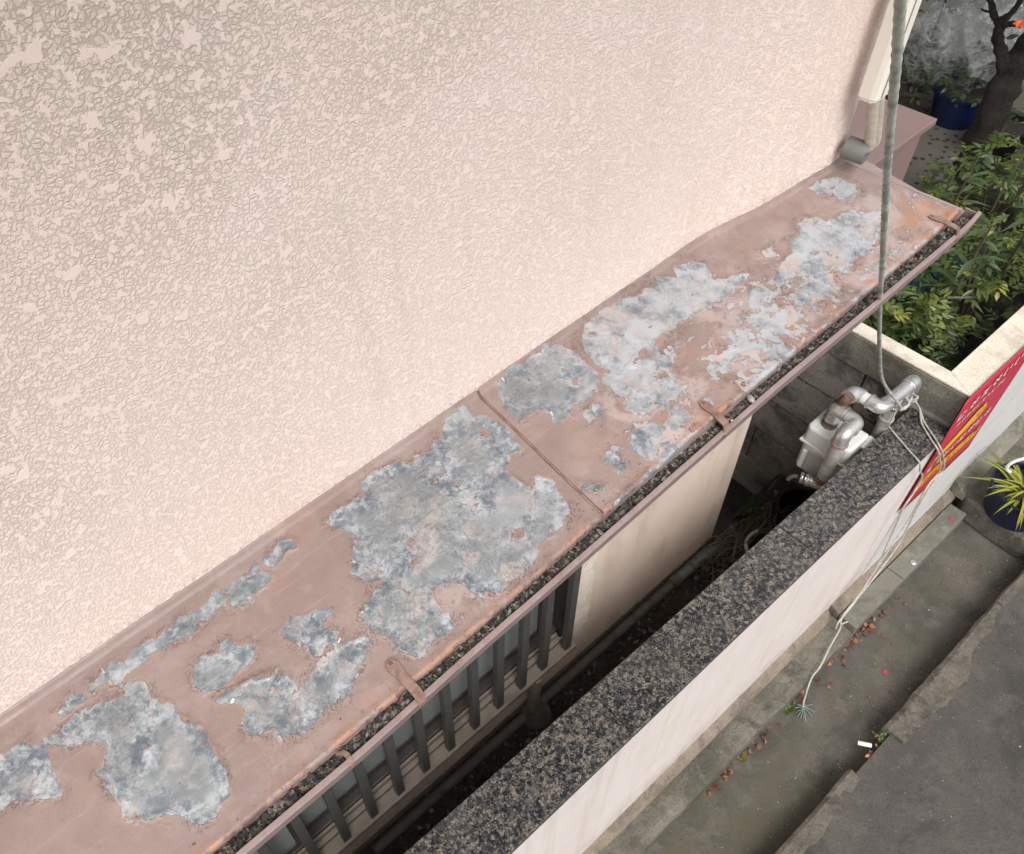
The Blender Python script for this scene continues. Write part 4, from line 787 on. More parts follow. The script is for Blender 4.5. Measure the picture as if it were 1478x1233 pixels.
# pipe standing at the block wall, with the rope tied to it
gp = thing('riser_pipe', 'silver elbowed pipe standing against the block wall with a rope tied to it', 'pipe', (2.185, -.268, .5))
pipe([(2.183, -.268, .45), (2.183, -.268, 1.335)], .0185, 'pipe', 'pipegrey', root=gp)
collar((2.183, -.268, 1.24), (0, 0, 1), .0225, .012, 'collar', 'pipegrey', gp); collar((2.183, -.268, 1.30), (0, 0, 1), .0215, .014, 'collar', 'rustpipe', gp)
pipe([(2.125, -.264, 1.352), (2.243, -.268, 1.352)], .0205, 'pipe', 'galv', root=gp)
collar((2.236, -.268, 1.352), (1, 0, 0), .0245, .010, 'elbow_rim', 'galv', gp)
pipe([(2.238, -.268, 1.352), (2.268, -.268, 1.352), (2.275, -.268, 1.312)], .0235, 'elbow', 'galv', .03, gp)
pipe([(2.275, -.268, 1.316), (2.277, -.268, 1.225), (2.33, -.268, 1.22)], .016, 'pipe', 'pipegrey', .02, gp)
pipe([(2.128, -.264, 1.352), (2.098, -.262, 1.352), (2.098, -.225, 1.353)], .0232, 'elbow', 'galv', .035, gp)
collar((2.098, -.228, 1.353), (0, 1, 0), .0255, .009, 'elbow_rim', 'galv', gp)
collar((2.098, -.212, 1.353), (0, 1, 0), .0195, .022, 'pipe', 'whitep', gp)
pipe([(2.098, -.204, 1.353), (2.096, -.178, 1.354), (2.066, -.176, 1.354)], .0235, 'elbow', 'galv', .03, gp)
pipe([(2.069, -.176, 1.354), (2.064, -.172, 1.338), (2.088, -.148, 1.27), (2.090, -.14, 1.20)], .0165, 'pipe', 'rustpipe', .02, gp)

# ---- rope and cords
def rope_path(pts, n): return spline(pts, n)
def rope(nm, pts, r, mt, n=14, k=3, pitch=.034, step=.003, amp=.13, fuzz=0):
    sp = spline(pts, 24); dense = [sp[0]]
    for a, b in zip(sp[:-1], sp[1:]):
        m = max(1, int((b - a).length / step)); dense += [a.lerp(b, (i + 1) / m) for i in range(m)]
    mb = MB(); mb.tube(dense, r, n, rmod=lambda i, q: 1 + amp * math.cos(k * q - 2 * PI * i * step / pitch * 1.0) + fuzz * random.uniform(-1, 1))
    return mb.build(nm, MAT[mt], smooth=80)
ROPE = [(0.557, -0.556, 3.341), (0.707, -0.507, 3.206), (0.797, -0.485, 3.102), (0.913, -0.457, 2.961), (1.089, -0.417, 2.748), (1.327, -0.362, 2.468), (1.458, -0.333, 2.307), (1.525, -0.323, 2.21)] + [(1.628, -0.307, 2.066), (1.807, -0.276, 1.833), (2.016, -0.257, 1.537), (2.140, -.292, 1.362), (2.162, -.298, 1.322)]
ro = rope('rope', ROPE, .0045, 'rope', 14, 3, .022, .0025, .08, .05)
tag(ro, 'grey green rope hanging past the canopy end, tied to the silver pipe', 'rope')
loop = [(2.162 + .0, -.298, 1.322), (2.205, -.300, 1.322), (2.219, -.262, 1.32), (2.18, -.240, 1.318), (2.152, -.268, 1.316), (2.18, -.300, 1.314), (2.218, -.296, 1.316), (2.236, -.292, 1.318)]
lp = rope('rope_knot', loop, .0040, 'cord', 12, 3, .026, .003, .12, .03); tag(lp, 'pale rope knot looped round the silver pipe', 'knot')
for k in range(2):
    q = [(2.236 + .006 * math.cos(t), -.292 + .014 * math.sin(t), 1.318 + .012 * math.cos(t + k)) for t in np.linspace(0, 6.0, 9)]
    mb = MB(); mb.tube(spline(q, 5), .0036, 8); o = mb.build('loop', MAT['cord'], lp, smooth=60)
ground_end = [(2.085, -.469, .300), (2.07, -.485, .252), (1.985, -.502, .240), (1.90, -.522, .228), (1.84, -.528, .222), (1.785, -.553, .165), (1.765, -.566, .148)]
def cord(pts, lb): o = rope('cord', pts, .0028, 'cord', 8, 3, .02, .003, .10, .03); tag(o, lb, 'cord', 'pale cords hanging over the granite wall'); return o
cord([(2.236, -.292, 1.318), (2.262, -.318, 1.27), (2.265, -.345, 1.214), (2.232, -.398, 1.2055), (2.218, -.424, 1.203), (2.255, -.434, 1.14), (2.382, -.437, .941), (2.333, -.439, .886), (2.318, -.447, .738), (2.274, -.452, .63), (2.21, -.459, .489), (2.161, -.464, .382)] + ground_end, 'pale cord whose frayed end lies on the alley floor below the ledge')
cord([(2.238, -.288, 1.312), (2.276, -.312, 1.26), (2.280, -.345, 1.21), (2.246, -.402, 1.2055), (2.230, -.426, 1.203), (2.27, -.436, 1.14), (2.416, -.438, .926), (2.381, -.440, .884), (2.345, -.446, .764), (2.350, -.456, .546), (2.29, -.461, .439), (2.192, -.465, .361), (2.10, -.4665, .312), (2.085, -.476, .262), (2.12, -.486, .248)], 'pale cord hanging lowest across the red poster, ending on the drain cover')
cord([(2.162, -.288, 1.312), (2.160, -.290, 1.24), (2.185, -.288, 1.206), (2.176, -.308, 1.2055), (2.149, -.369, 1.2055), (2.128, -.420, 1.204), (2.150, -.428, 1.15), (2.218, -.432, 1.05), (2.203, -.436, .981), (2.173, -.439, .917), (2.192, -.445, .779), (2.208, -.457, .528), (2.165, -.466, .341), (2.075, -.469, .290), (2.06, -.474, .253)], 'single pale cord crossing the granite slabs nearer the gas meter')
mb = MB()
for k in range(16):
    a = random.uniform(0, 6.3); L = random.uniform(.015, .04); p = Vector((1.765, -.568, .148)); q = p + Vector((math.cos(a) * L - .01, math.sin(a) * L - .015, random.uniform(-.004, .012)))
    mb.tube([p, (p + q) / 2 + Vector((0, 0, .006)), q], .0016, 5)
fr = mb.build('cord_fray', MAT['green_fray'], smooth=60); tag(fr, 'frayed green cord end on the alley floor', 'cord end')

# ================================================================== PASSAGE
dp = thing('drain_pipe', 'dirty grey drain pipe lying along the foot of the house wall', 'pipe', (1.2, -.03, .53))
def dpb(o): return under(dp, o)
pipe([(.2, -.034, .510), (1.62, -.030, .530)], .017, 'pipe', 'pvc', root=dp); pipe([(1.62, -.030, .531), (1.80, -.034, .540), (1.86, -.05, .515)], .0195, 'pipe', 'pvcgrey', .04, root=dp)
for x in (1.615, 1.70, 1.735, 1.80): collar((x, -.031, .533), (1, 0, .01), .023, .014 if x > 1.65 else .04, 'coupling', 'pvc', dp)
vp = MB(); vp.tube([(.889, -.030, .50), (.889, -.030, .772)], .0205, 16); o = vp.build('downpipe', MAT['sill'], smooth=50); tag(o, 'short tan pipe standing under the window sill', 'pipe')
mb = MB(); mb.lathe([(.0, .05), (.025, .048), (.042, .035), (.055, .01), (.06, -.01)], (.89, -.04, .50), 14)
for i in range(len(mb.v)): a = mb.v[i]; mb.v[i] = (a[0] + .012 * float(vnoise(a[0] * 20, a[2] * 20, 3)), a[1] + .012 * float(vnoise(a[1] * 20, a[2] * 22, 3, 2)), a[2] + .01 * float(vnoise(a[0] * 25, a[1] * 25, 3, 4)))
o = mb.build('mortar_lump', MAT['ledge'], smooth=50); tag(o, 'rough mortar lump round the foot of the tan pipe', 'mortar')
def bucket(x, y, z, r, h, lb, nm='bucket'):
    mb = MB(); mb.lathe([(0, .004), (r * .8, .004), (r * .98, h), (r * 1.04, h), (r * 1.04, h - .012), (r * 1.0, h - .012), (r * .82, -.0), (0, 0)], (0, 0, 0), 32)
    return tag(mb.build(nm, MAT['black'], smooth=40, loc=(x, y, z)), lb, 'bucket')
bucket(2.145, -.165, .50, .085, .14, 'open black bucket standing under the gas meter')
bk = bucket(1.93, -.195, .50, .075, .10, 'low black bucket with a pale hose on its rim, nearer the granite')
mb = MB(); mb.tube([(1.93 + .09 * math.cos(t), -.195 + .09 * math.sin(t), .61 + .006 * math.sin(3 * t)) for t in np.linspace(1.2, 5.2, 30)], .006, 8); o = mb.build('hose', MAT['cord'], smooth=60); tag(o, 'pale grey hose curled round the low black bucket', 'hose')
mb = MB()
for k in range(260):
    x = random.gauss(1.93, .09); y = random.gauss(-.08, .05); y = min(-.02, max(-.28, y)); a = random.uniform(0, 6.3); L = random.uniform(.05, .16); z = .51 + abs(random.gauss(0, .03))
    p = Vector((x, y, z)); d = Vector((math.cos(a), math.sin(a) * .6, random.uniform(-.15, .35))) * L; mid = p + d * .5 + Vector((0, 0, random.uniform(0, .03)))
    q = p + d
    if not (q.y < -.01 and q.y > -.295 and q.x < 2.3 and mid.y < -.01): continue
    q.z = max(q.z, .5); mb.tube([p, mid, q], [.0022, .0018, .0008], 4)
o = mb.build('dry_grass', MAT['straw'], smooth=60); tag(o, 'heap of dry grass stalks in the dark passage by the house corner', 'dry grass', kind='stuff')
mb = MB()
for k in range(1500):
    x = random.uniform(.2, 2.3); crumb(mb, (x, random.uniform(-.29, -.01), .502), random.uniform(.003, .013), .6)
o = mb.build('rubble', MAT['debris']); tag(o, 'dark crumbs of soil and rubble on the passage ground', 'rubble', kind='stuff')
mb = MB()
for k in range(26):
    a = random.uniform(0, 6.3); p = Vector((2.04, .0, .50)); L = random.uniform(.05, .10); q = p + Vector((math.cos(a) * L, -abs(math.sin(a)) * L * .7, random.uniform(.04, .1)))
    d = (q - p); s = Vector((-d.y, d.x, 0)).normalized() * .006; m = p + d * .6 + Vector((0, 0, .02)); mb.add([p, m + s, q, m - s], [(0, 1, 2), (0, 2, 3)])
o = mb.build('weed', MAT['darkleaf']); tag(o, 'dark green weed growing at the block wall behind the house corner', 'weed')

# ================================================================== BOX AND GARDEN
bx_ = thing('painted_box', 'mauve painted box roof behind the wall corner', 'box roof', (2.1, .2, 1.4))
mb = MB(); mb.box(1.865, 2.318, .005, .62, 1.42, 2.128); under(bx_, mb.build('side', MAT['mauvebox'], bevel=.004))
mb = MB(); mb.box(1.862, 2.334, -.012, .66, 2.1285, 2.15); under(bx_, mb.build('top', MAT['mauvebox'], bevel=.003))
# back wall of pale panels
bkw = thing('garden_wall', 'pale grey panel wall closing off the garden behind the pots', 'wall', (5.7, 1, .6))
for k in range(7):
    y0 = 1.352 - .9 + (k - 3) * .9 + .012; mb = MB(); mb.box(5.70, 5.76, y0, y0 + .888, .59, 2.6); under(bkw, mb.build('panel', MAT['panel'], bevel=.004))
mb = MB(); mb.box(5.725, 5.765, -2.3, 4.0, .59, 2.59); under(bkw, mb.build('backing', MAT['sash']))

# leaf shapes
def leaflet(mb, base, d, up_, L, w, curl=.15):
    d = Vector(d).normalized(); s = d.cross(Vector(up_)).normalized(); u = s.cross(d); base = Vector(base)
    pts = []
    for t, ww in ((0, .04), (.3, .85), (.6, .9), (1, .02)):
        c = base + d * (L * t) - u * (curl * L * t * t); pts += [c - s * (w * ww / 2) + u * (.12 * w * ww), c, c + s * (w * ww / 2) + u * (.12 * w * ww)]
    f = []
    for i in range(3): b = i * 3; f += [(b, b + 1, b + 4, b + 3), (b + 1, b + 2, b + 5, b + 4)]
    mb.add(pts, f)
def compound(n, L, w, spread, name, mat, seed):
    rg = random.Random(seed); mb = MB(); ln = L * 1.5
    for k in range(n):
        t = .25 + .75 * (k // 2) / max(1, (n - 1) // 2); p = Vector((ln * t, 0, .12 * ln * t * (1 - t)))
        sgn = 1 if k % 2 else -1
        if k == n - 1: d = Vector((1, rg.uniform(-.2, .2), -.1))
        else: d = Vector((math.cos(spread), sgn * math.sin(spread), rg.uniform(-.35, .15)))
        leaflet(mb, p, d, (rg.uniform(-.3, .3), rg.uniform(-.3, .3), 1), L * rg.uniform(.75, 1.15), w * rg.uniform(.8, 1.15), rg.uniform(.05, .3))
    me = mb.mesh(name, 60); me.materials.append(MAT[mat]); return me
NY = [compound(6, .036, .013, 1.0, 'leaf', 'nandina', 40 + s) for s in range(4)]
NL = [compound(7, .050, .017, 1.0, 'leaf', 'nandina', s) for s in range(5)]
NLs = [compound(5, .042, .018, 1.1, 'leaf', 'nandina', 10 + s) for s in range(3)]
DL = [compound(5, .045, .022, 1.1, 'leaf', 'darkleaf', 20 + s) for s in range(3)]
def shrub(name, lb, cat, c, rad, zb, zt, n, meshes, seed, group=None, size=1.0, low=.25, ymin=-.30, stems=7):
    rg = random.Random(seed); r = thing(name, lb, cat, (c[0], c[1], zb), 0, group); tips = []
    for k in range(n):
        for _ in range(30):
            a = rg.uniform(0, 2 * PI); q = math.sqrt(rg.random()); x = c[0] + rad[0] * q * math.cos(a); y = c[1] + rad[1] * q * math.sin(a)
            if y > ymin and x > 2.47: break
        dome = (1 - .55 * q * q); z = zb + (zt - zb) * (dome - rg.random() ** 1.6 * (1 - low) * .9) 
        z = max(z, zb + .06); tips.append((x, y, z))
        o = link('leaf', rg.choice(meshes), None, r, (x - c[0], y - c[1], z - zb), (rg.uniform(-.35, .35), rg.uniform(-.55, .35), (rg.uniform(-1.3, 1.3) if x < 2.56 else math.atan2(y - c[1], x - c[0]) + rg.uniform(-1.3, 1.3)) if (y > -.2 or x > 2.9) else rg.uniform(.3, 2.2)), None)
        s_ = size * rg.choice([.42, .55, .68, .8, .92, 1.1]); o.scale = (s_, s_, s_)
    for k in range(stems):
        x, y, z = tips[k * len(tips) // stems]; mb = MB(); mb.tube([(0, rg.uniform(-.02, .02), -.04), ((x - c[0]) * .4, (y - c[1]) * .4, (z - zb) * .55), (x - c[0], y - c[1], z - zb)], [.006, .005, .0025], 6); mb.build('stem', MAT['stem'], r, smooth=60)
    return r
shrub('nandina_shrub', 'dense green nandina shrub in the near corner of the planter, by the white coping', 'shrub', (2.58, -.10), (.24, .22), .88, 1.36, 200, NL + NLs + NY, 1, 'nandina shrubs in the planter', low=.15)
shrub('nandina_shrub', 'nandina shrub under the far end of the canopy gutter', 'shrub', (2.50, .17), (.2, .24), .88, 1.40, 170, NL + NLs + NY, 2, 'nandina shrubs in the planter')
shrub('nandina_shrub', 'yellow green nandina shrub reaching over the coping at the right edge', 'shrub', (3.02, -.14), (.28, .20), .88, 1.44, 230, NL + NY, 3, 'nandina shrubs in the planter')
shrub('nandina_shrub', 'tall nandina shrub in the middle of the planter, around the teal netting', 'shrub', (3.05, .14), (.30, .22), .88, 1.42, 210, NL + NLs + NY, 4, 'nandina shrubs in the planter')
shrub('nandina_shrub', 'light green nandina shrub at the foot of the tree', 'shrub', (3.62, .10), (.34, .26), .88, 1.40, 230, NL + NY + DL, 5, 'nandina shrubs in the planter')
shrub('nandina_shrub', 'sparse nandina sprigs against the pebble terrace rim', 'shrub', (3.3, .30), (.75, .10), .88, 1.12, 55, NL, 6, 'nandina shrubs in the planter', stems=9)
shrub('nandina_shrub', 'nandina shrub right of the tree trunk', 'shrub', (4.15, -.05), (.3, .28), .88, 1.5, 180, NL + DL + NY, 8, 'nandina shrubs in the planter')
# tall stems with long pale leaves among them
def longleaf(c, zb, zt, n, L, lb, seed):
    rg = random.Random(seed); r = thing('long_leaved_plant', lb, 'plant', (c[0], c[1], zb), 0, 'long leaved stems among the nandina')
    mb = MB(); mb.tube([(0, 0, -.03), (.01, .01, (zt - zb) * .6), (0, 0, zt - zb)], [.006, .005, .003], 7); mb.build('stem', MAT['stem'], r, smooth=60)
    for k in range(n):
        a = rg.uniform(0, 6.3); mb = MB(); leaflet(mb, (0, 0, 0), (1, 0, .25), (0, 0, 1), L * rg.uniform(.5, 1.0), L * .17, .35)
        mb.build('leaf', MAT['bigleaf'], r, smooth=60, loc=(0, 0, (zt - zb) * (1 - .5 * rg.random() ** 2)), rot=(0, rg.uniform(-.2, .5), a))
longleaf((2.85, -.12), .88, 1.56, 12, .125, 'long leaved stem rising beside the teal netting, leaves fanned out', 1)
longleaf((2.62, .06), .88, 1.50, 9, .10, 'long leaved stem close to the gutter end of the canopy', 2)
longleaf((3.10, -.17), .88, 1.55, 11, .12, 'long leaved stem at the right edge of the planter', 3)
longleaf((3.25, .12), .88, 1.52, 10, .12, 'long leaved stem in front of the tree trunk', 4)
# teal netting, blue stake, grey stick
mb = MB(); n_ = 20
for i in range(n_ + 1):
    for j in range(n_ + 1):
        u, v = i / n_ - .5, j / n_ - .5; mb.v.append((u * .30, v * .20, .10 * float(vnoise(u * 7, v * 7, 4, 3)) + .02))
mb.f = [(i * (n_ + 1) + j, (i + 1) * (n_ + 1) + j, (i + 1) * (n_ + 1) + j + 1, i * (n_ + 1) + j + 1) for i in range(n_) for j in range(n_) if vnoise(i * .45, j * .45, 2, 9) > .03]
o = mb.build('netting', MAT['teal'], loc=(2.98, .03, 1.17), smooth=60); so_ = o.modifiers.new('t', 'SOLIDIFY'); so_.thickness = .0015; tag(o, 'crumpled teal netting showing between the planter leaves', 'netting')
mb = MB(); mb.tube([(2.44, .06, 1.24), (2.66, .14, 1.33)], .0045, 8); tag(mb.build('garden_stake', MAT['bluerod'], smooth=60), 'thin blue stake lying in the leaves under the gutter', 'stake')
mb = MB(); mb.tube([(2.76, -.12, 1.29), (2.80, -.15, 1.285), (2.84, -.18, 1.28)], .005, 8); tag(mb.build('stick', MAT['pvc'], smooth=60), 'grey stick lying on the leaves behind the coping', 'stick')

# tree
tr = thing('tree', 'small tree with dark crooked trunk and an orange flower', 'tree', (4.1, .363, .82))
def limb(nm, pts, rs, seed):
    rg = random.Random(seed); sp = spline(pts, 8); k = len(sp); rr = np.interp(np.linspace(0, 1, k), np.linspace(0, 1, len(rs)), rs)
    mb = MB(); mb.tube(sp, [float(a * (1 + .10 * math.sin(i * 1.3 + seed) + .05 * rg.uniform(-1, 1))) for i, a in enumerate(rr)], 14, rmod=lambda i, q: 1 + .09 * math.sin(3 * q + i * .35) + .05 * math.sin(7 * q - i * .8))
    return under(tr, mb.build(nm, MAT['bark'], smooth=70))
limb('trunk', [(4.08, .355, .78), (4.1, .363, .90), (4.105, .385, 1.1), (4.115, .395, 1.30), (4.16, .39, 1.47), (4.22, .36, 1.62), (4.30, .33, 1.85)], [.085, .07, .062, .06, .055, .045, .04], 1)
limb('limb', [(4.115, .405, 1.36), (4.10, .455, 1.47), (4.10, .497, 1.535), (4.10, .505, 1.61)], [.030, .024, .021, .018], 2)
limb('limb', [(4.10, .500, 1.58), (4.10, .540, 1.605), (4.10, .575, 1.66), (4.1, .63, 1.70)], [.018, .014, .012, .010], 3)
limb('limb', [(4.10, .503, 1.60), (4.10, .48, 1.65), (4.10, .47, 1.72), (4.1, .49, 1.85)], [.016, .011, .010, .008], 4)
limb('limb', [(4.10, .495, 1.585), (4.10, .46, 1.597), (4.10, .43, 1.60)], [.014, .012, .010], 5)
limb('limb', [(4.1, .56, 1.62), (4.09, .58, 1.62), (4.08, .595, 1.63)], [.006, .005, .003], 6)
limb('limb', [(4.2, .37, 1.58), (4.3, .42, 1.75), (4.35, .50, 1.95)], [.028, .02, .012], 7)
rg = random.Random(5)
for k in range(70):
    p = (4.1 + rg.uniform(-.08, .25), .44 + rg.gauss(0, .10), 1.80 + rg.uniform(-.05, .22))
    o = link('leaf', rg.choice(DL), None, None, p, (rg.uniform(-.5, .5), rg.uniform(-.5, .5), rg.uniform(0, 6.3))); under(tr, o)
mb = MB()
for k in range(6): a = k * 1.05; leaflet(mb, (0, 0, 0), (math.cos(a), math.sin(a), .7), (0, 0, 1), .024, .014, .3)
o = mb.build('flower', MAT['orange'], smooth=60, loc=(4.05, .425, 1.625), rot=(.3, -.5, 0)); under(tr, o)
mb = MB(); leaflet(mb, (0, 0, 0), (.1, .75, -.5), (-.8, 0, .5), .06, .022, .1); under(tr, mb.build('leaf', MAT['darkleaf'], smooth=60, loc=(4.05, .405, 1.585)))

mb = MB(); rg = random.Random(15)      # the upper crown, above the picture, keeps the pots in shade
for k in range(2600):
    a = rg.uniform(0, 6.3); q = 1.25 * math.sqrt(rg.random()); c = (4.7 + q * math.cos(a), .75 + q * math.sin(a), 2.75 + rg.gauss(0, .22) - .25 * q)
    b = rg.uniform(0, 6.3); leaflet(mb, c, (math.cos(b), math.sin(b), rg.uniform(-.5, .3)), (rg.uniform(-.4, .4), rg.uniform(-.4, .4), 1), rg.uniform(.07, .11), rg.uniform(.04, .06), .2)
o = mb.build('crown', MAT['darkleaf'], smooth=60); o['kind'] = 'stuff'; under(tr, o)
limb('limb', [(4.30, .33, 1.84), (4.45, .45, 2.2), (4.6, .7, 2.6), (4.75, .8, 2.9)], [.04, .035, .025, .012], 8)

# pots on the terrace, two of them wrapped in clear plastic
def pot(nm, lb, x, y, z, r, h, mt, leaf, n, seed, spread=1.0, tall=.16, cat='potted plant', lm=None):
    r_ = thing(nm, lb, cat, (x, y, z), 0, 'pots on the pebble terrace'); rg = random.Random(seed)
    mb = MB(); mb.lathe([(0, .004), (r * .72, .0), (r * .95, h * .92), (r * 1.04, h * .92), (r * 1.05, h), (r * .95, h), (r * .90, h * .88), (0, h * .86)], (0, 0, 0), 36); mb.build('pot', MAT[mt], r_, smooth=40)
    mb = MB(); mb.lathe([(0, h * .885), (r * .6, h * .88), (r * .905, h * .87)], (0, 0, 0), 20); mb.build('soil', MAT['soil'], r_)
    for k in range(n):
        a = rg.uniform(0, 6.3); q = r * spread * math.sqrt(rg.random())
        link('leaf', rg.choice(lm or DL), None, r_, (q * math.cos(a), q * math.sin(a), h * .9 + tall * rg.random()), (rg.uniform(-.4, .4), rg.uniform(-.7, .2), a + rg.uniform(-.6, .6)))
    return r_
pot('flower_pot', 'round blue flower pot with a leafy plant, beside the tree', 4.96, .81, .60, .155, .20, 'bluepot', DL, 45, 1)
pot('flower_pot', 'brown flower pot with a small plant, left of the blue pot', 4.83, 1.06, .60, .10, .17, 'brownpot', DL, 30, 2, 1.0, .2)
pot('flower_pot', 'black pot on the terrace right of the tree trunk', 4.80, .50, .60, .12, .18, 'black', DL, 8, 3)
pot('flower_pot', 'tall leafy plant half hidden by the ivory pipe cover', 5.15, 1.36, .60, .13, .25, 'brownpot', DL, 60, 4, 1.2, .75, lm=NLs)
def bag(lb, c, rx, ry, rz, seed):
    mb = MB(); nu, nv = 44, 26
    for i in range(nv + 1):
        th = PI * (.04 + .78 * i / nv)
        for j in range(nu):
            a = 2 * PI * j / nu; k = 1 + .9 * float(vnoise(3 + math.cos(a) * 1.6 + seed, 3 + math.sin(a) * 1.6 + th * 1.3, 4, seed)); q = math.sin(th) ** .7
            mb.v.append((c[0] + rx * k * q * math.cos(a), c[1] + ry * k * q * math.sin(a), c[2] + rz * math.cos(th) * (1 + .5 * float(vnoise(a * 2, th * 3, 3, seed + 3)))))
    mb.f = [(i * nu + j, (i + 1) * nu + j, (i + 1) * nu + (j + 1) % nu, i * nu + (j + 1) % nu) for i in range(nv) for j in range(nu)]
    return tag(mb.build('plastic_bag', MAT['plasticfilm'], smooth=35), lb, 'plastic bag', 'clear plastic bags over the pots')
bag('crumpled clear plastic bag pulled over the brown pot plant', (4.95, 1.03, .95), .13, .15, .22, 1)
bag('clear plastic bag standing over the blue pot', (5.02, .86, 1.0), .16, .17, .27, 2)
bag('pale plastic bag bulging behind the crooked limb', (5.1, .68, 1.02), .17, .16, .25, 3)
mb = MB(); mb.tube([(5.0, .80, 1.245), (4.98, .73, 1.275)], .006, 8); tag(mb.build('label_stick', MAT['whitep'], smooth=60), 'white plastic stick above the plastic bags', 'stick')

# navy pot with yellow green leaves on the step
np_ = thing('flower_pot', 'navy flower pot of yellow green strap leaves on the concrete step', 'potted plant', (3.015, -.628, .269))
h, r = .165, .124
mb = MB(); mb.lathe([(0, .003), (r * .80, 0), (r * .97, h * .90), (r * 1.03, h * .90), (r * 1.04, h), (r * .97, h), (r * .93, h * .86), (0, h * .84)], (0, 0, 0), 40); mb.build('pot', MAT['navy'], np_, smooth=40)
mb = MB(); mb.lathe([(0, h * .90), (r * .6, h * .89), (r * .935, h * .85)], (0, 0, 0), 24); mb.build('soil', MAT['soil'], np_)
rg = random.Random(12)
for k in range(46):
    a = rg.uniform(0, 6.3); L = rg.uniform(.07, .19); mb = MB(); el = rg.uniform(.55, 1.45); P = []
    for i in range(7):
        t = i / 6; w = .0052 * (1 - t ** 3) + .0004; x = L * t * math.cos(el) + .06 * t * t; z = L * t * math.sin(el) - .09 * t * t * L / .15; mb.v += [(x, -w, z), (x, 0, z - .002), (x, w, z)]
    mb.f = [q for i in range(6) for q in ((i * 3, i * 3 + 1, i * 3 + 4, i * 3 + 3), (i * 3 + 1, i * 3 + 2, i * 3 + 5, i * 3 + 4))]
    mb.build('leaf', MAT['yleaf'], np_, smooth=60, loc=(.075 * math.cos(a) * rg.random(), .075 * math.sin(a) * rg.random(), h * .86), rot=(0, 0, a))
for k in range(30):
    a = rg.uniform(0, 6.3); q = r * .9 * math.sqrt(rg.random()); o = link('leaf', rg.choice(NLs), None, np_, (q * math.cos(a), q * math.sin(a), h * .89 + .01 * rg.random()), (0, 0, a)); o.scale = (.35, .35, .35)
mb = MB(); mb.tube([(-0.069 + .040 * math.cos(t), 0.060 - .030 * math.cos(t), 0.321 + .045 * math.sin(t)) for t in np.linspace(-.9, 4.2, 26)], .006, 8); o = mb.build('white_ring', MAT['whitep'], np_, smooth=60)

# ================================================================== SMALL THINGS ON THE ALLEY FLOOR
lm = []
for k in range(4):
    mb = MB(); rg = random.Random(k); leaflet(mb, (0, 0, .003), (1, 0, .2), (0, 0, 1), .020, .013 + .002 * k, rg.uniform(-.5, .6)); me = mb.mesh('fallen_leaf', 60); me.materials.append(MAT['fallen']); lm.append(me)
spots = [(1.32, .05, 15), (1.42, .03, 4), (1.53, .04, 9), (1.62, .03, 4), (1.80, .03, 8), (1.88, .02, 3), (2.10, .06, 22), (2.18, .05, 14), (2.26, .04, 9), (2.40, .04, 3)]
PL = ['by the bottom edge of the picture', 'next to the lowest moss tuft', 'below the second moss tuft', 'between the moss tuft and the cord end', 'around the frayed cord end', 'just past the frayed cord end', 'at the near corner of the drain cover', 'along the front of the near drain cover', 'further along the near drain cover', 'in front of the joint between the drain covers']
for (cx, s, n_), pl in zip(spots, PL):
    for k in range(n_):
        x = random.gauss(cx, s); y = -.530 - abs(random.gauss(0, .012)); r = random.uniform(.5, 1.15)
        o = link('fallen_leaf', random.choice(lm), None, None, (x, y, .143 + random.uniform(0, .010)), (random.uniform(-.9, .9), random.uniform(-.9, .9), random.uniform(0, 6.3)), (r, r, r)); tag(o, 'reddish brown fallen leaf ' + pl, 'leaf', 'fallen leaves ' + pl)
for k in range(16):
    r = random.uniform(.4, .9); o = link('fallen_leaf', random.choice(lm), None, None, (random.gauss(1.78, .04), random.gauss(-.815, .018), .215 + random.uniform(0, .02)), (random.uniform(-.9, .9), random.uniform(-.9, .9), random.uniform(0, 6.3)), (r, r, r)); tag(o, 'rusty fallen leaf in the gap of the broken kerb', 'leaf', 'fallen leaves in the kerb gap')
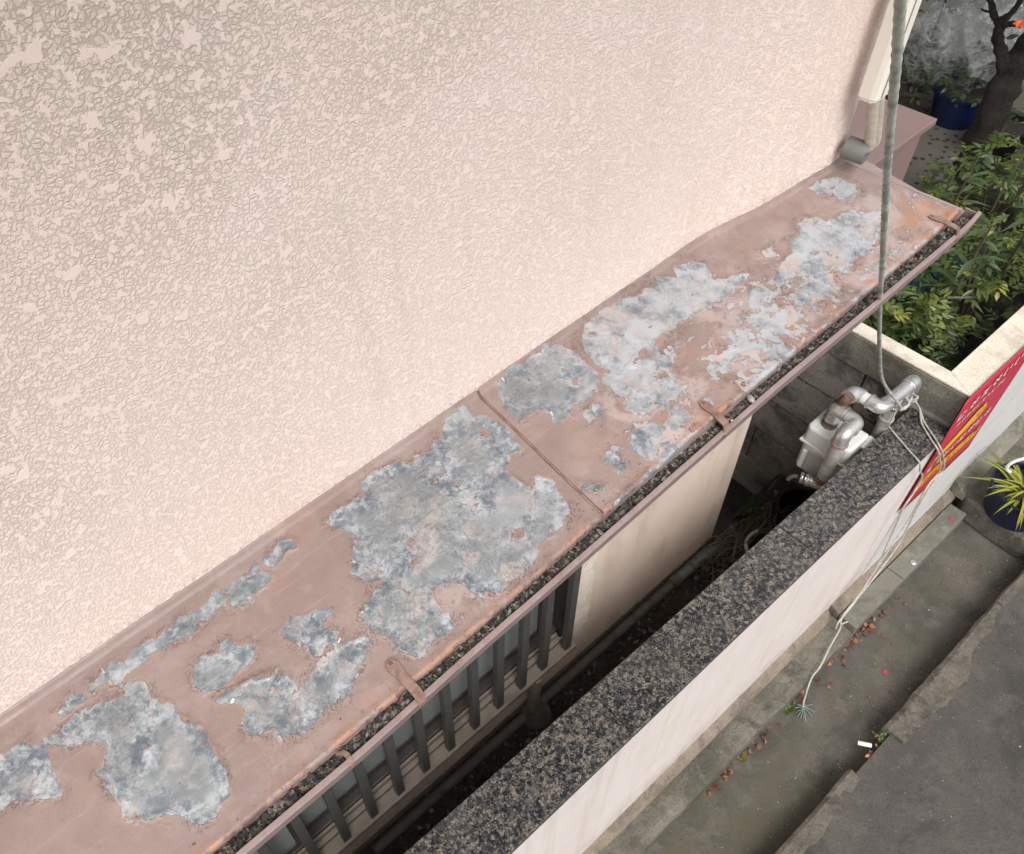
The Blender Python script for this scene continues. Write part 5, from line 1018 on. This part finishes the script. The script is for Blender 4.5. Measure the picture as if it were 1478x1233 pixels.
for x, y in ((1.90, -.575), (1.93, -.58), (2.24, -.60), (2.41, -.575), (1.98, -.70), (2.05, -.735)):
    o = link('fallen_leaf', random.choice(lm), None, None, (x, y, .144), (0, 0, random.uniform(0, 6)), (.7, .7, .7)); tag(o, 'small brown leaf lying alone on the open alley floor', 'leaf', 'single leaves on the alley floor')
mb = MB(); [leaflet(mb, (0, 0, .002), (math.cos(a), math.sin(a), .2), (0, 0, 1), .010, .009, .2) for a in (0, 1.6, 3.1, 4.6)]
tag(mb.build('fallen_petal', MAT['pink'], smooth=60, loc=(2.11, -.677, .141)), 'bright magenta petal on the alley floor', 'petal')
mb = MB(); [leaflet(mb, (0, 0, .002), (math.cos(a), math.sin(a), .2), (0, 0, 1), .010, .009, .2) for a in (0, 1.6, 3.1, 4.6)]
tag(mb.build('fallen_petal', MAT['pink'], smooth=60, loc=(2.83, -.495, .2445)), 'dull pink petal on the drain cover by the flower pot', 'petal')
mb = MB(); mb.tube([(0, 0, 0), (.012, 0, 0), (.042, 0, 0)], .0075, 14); tag(mb.build('white_stub', MAT['whitep'], smooth=40, loc=(1.755, -.762, .236), rot=(0, -.12, -.95)), 'short white cylindrical stub lying at the broken kerb end', 'stub')
def tuft(x, y, z, n, lb):
    mb = MB()
    for k in range(n): a = random.uniform(0, 6.3); L = random.uniform(.008, .022); leaflet(mb, (random.gauss(0, .012), random.gauss(0, .006), 0), (math.cos(a), math.sin(a), random.uniform(.4, 1.4)), (0, 0, 1.01), L, L * .45, .2)
    tag(mb.build('moss', MAT['nandina'], smooth=60, loc=(x, y, z)), lb, 'moss', kind='stuff')
tuft(1.72, -.535, .142, 60, 'green moss tuft at the ledge beside the frayed cord end'); tuft(1.455, -.535, .142, 45, 'green moss tuft at the ledge near the bottom of the picture'); tuft(1.84, -.80, .22, 40, 'green moss tuft on the end of the broken kerb')
mb = MB()
for k in range(3600):
    if k % 2: x = random.uniform(1.3, 4); y = -random.uniform(.83, 1.5); z = .242
    else: x = random.uniform(1.0, 3); y = random.choice([-.78 + random.uniform(-.004, .03), random.uniform(-.78, -.53)]) ; z = .1415
    crumb(mb, (x, y, z), random.choice([.001, .0015, .002, .003]), .7)
tag(mb.build('grit', MAT['grit']), 'grey and white grit scattered over the road and alley floor', 'grit', kind='stuff')
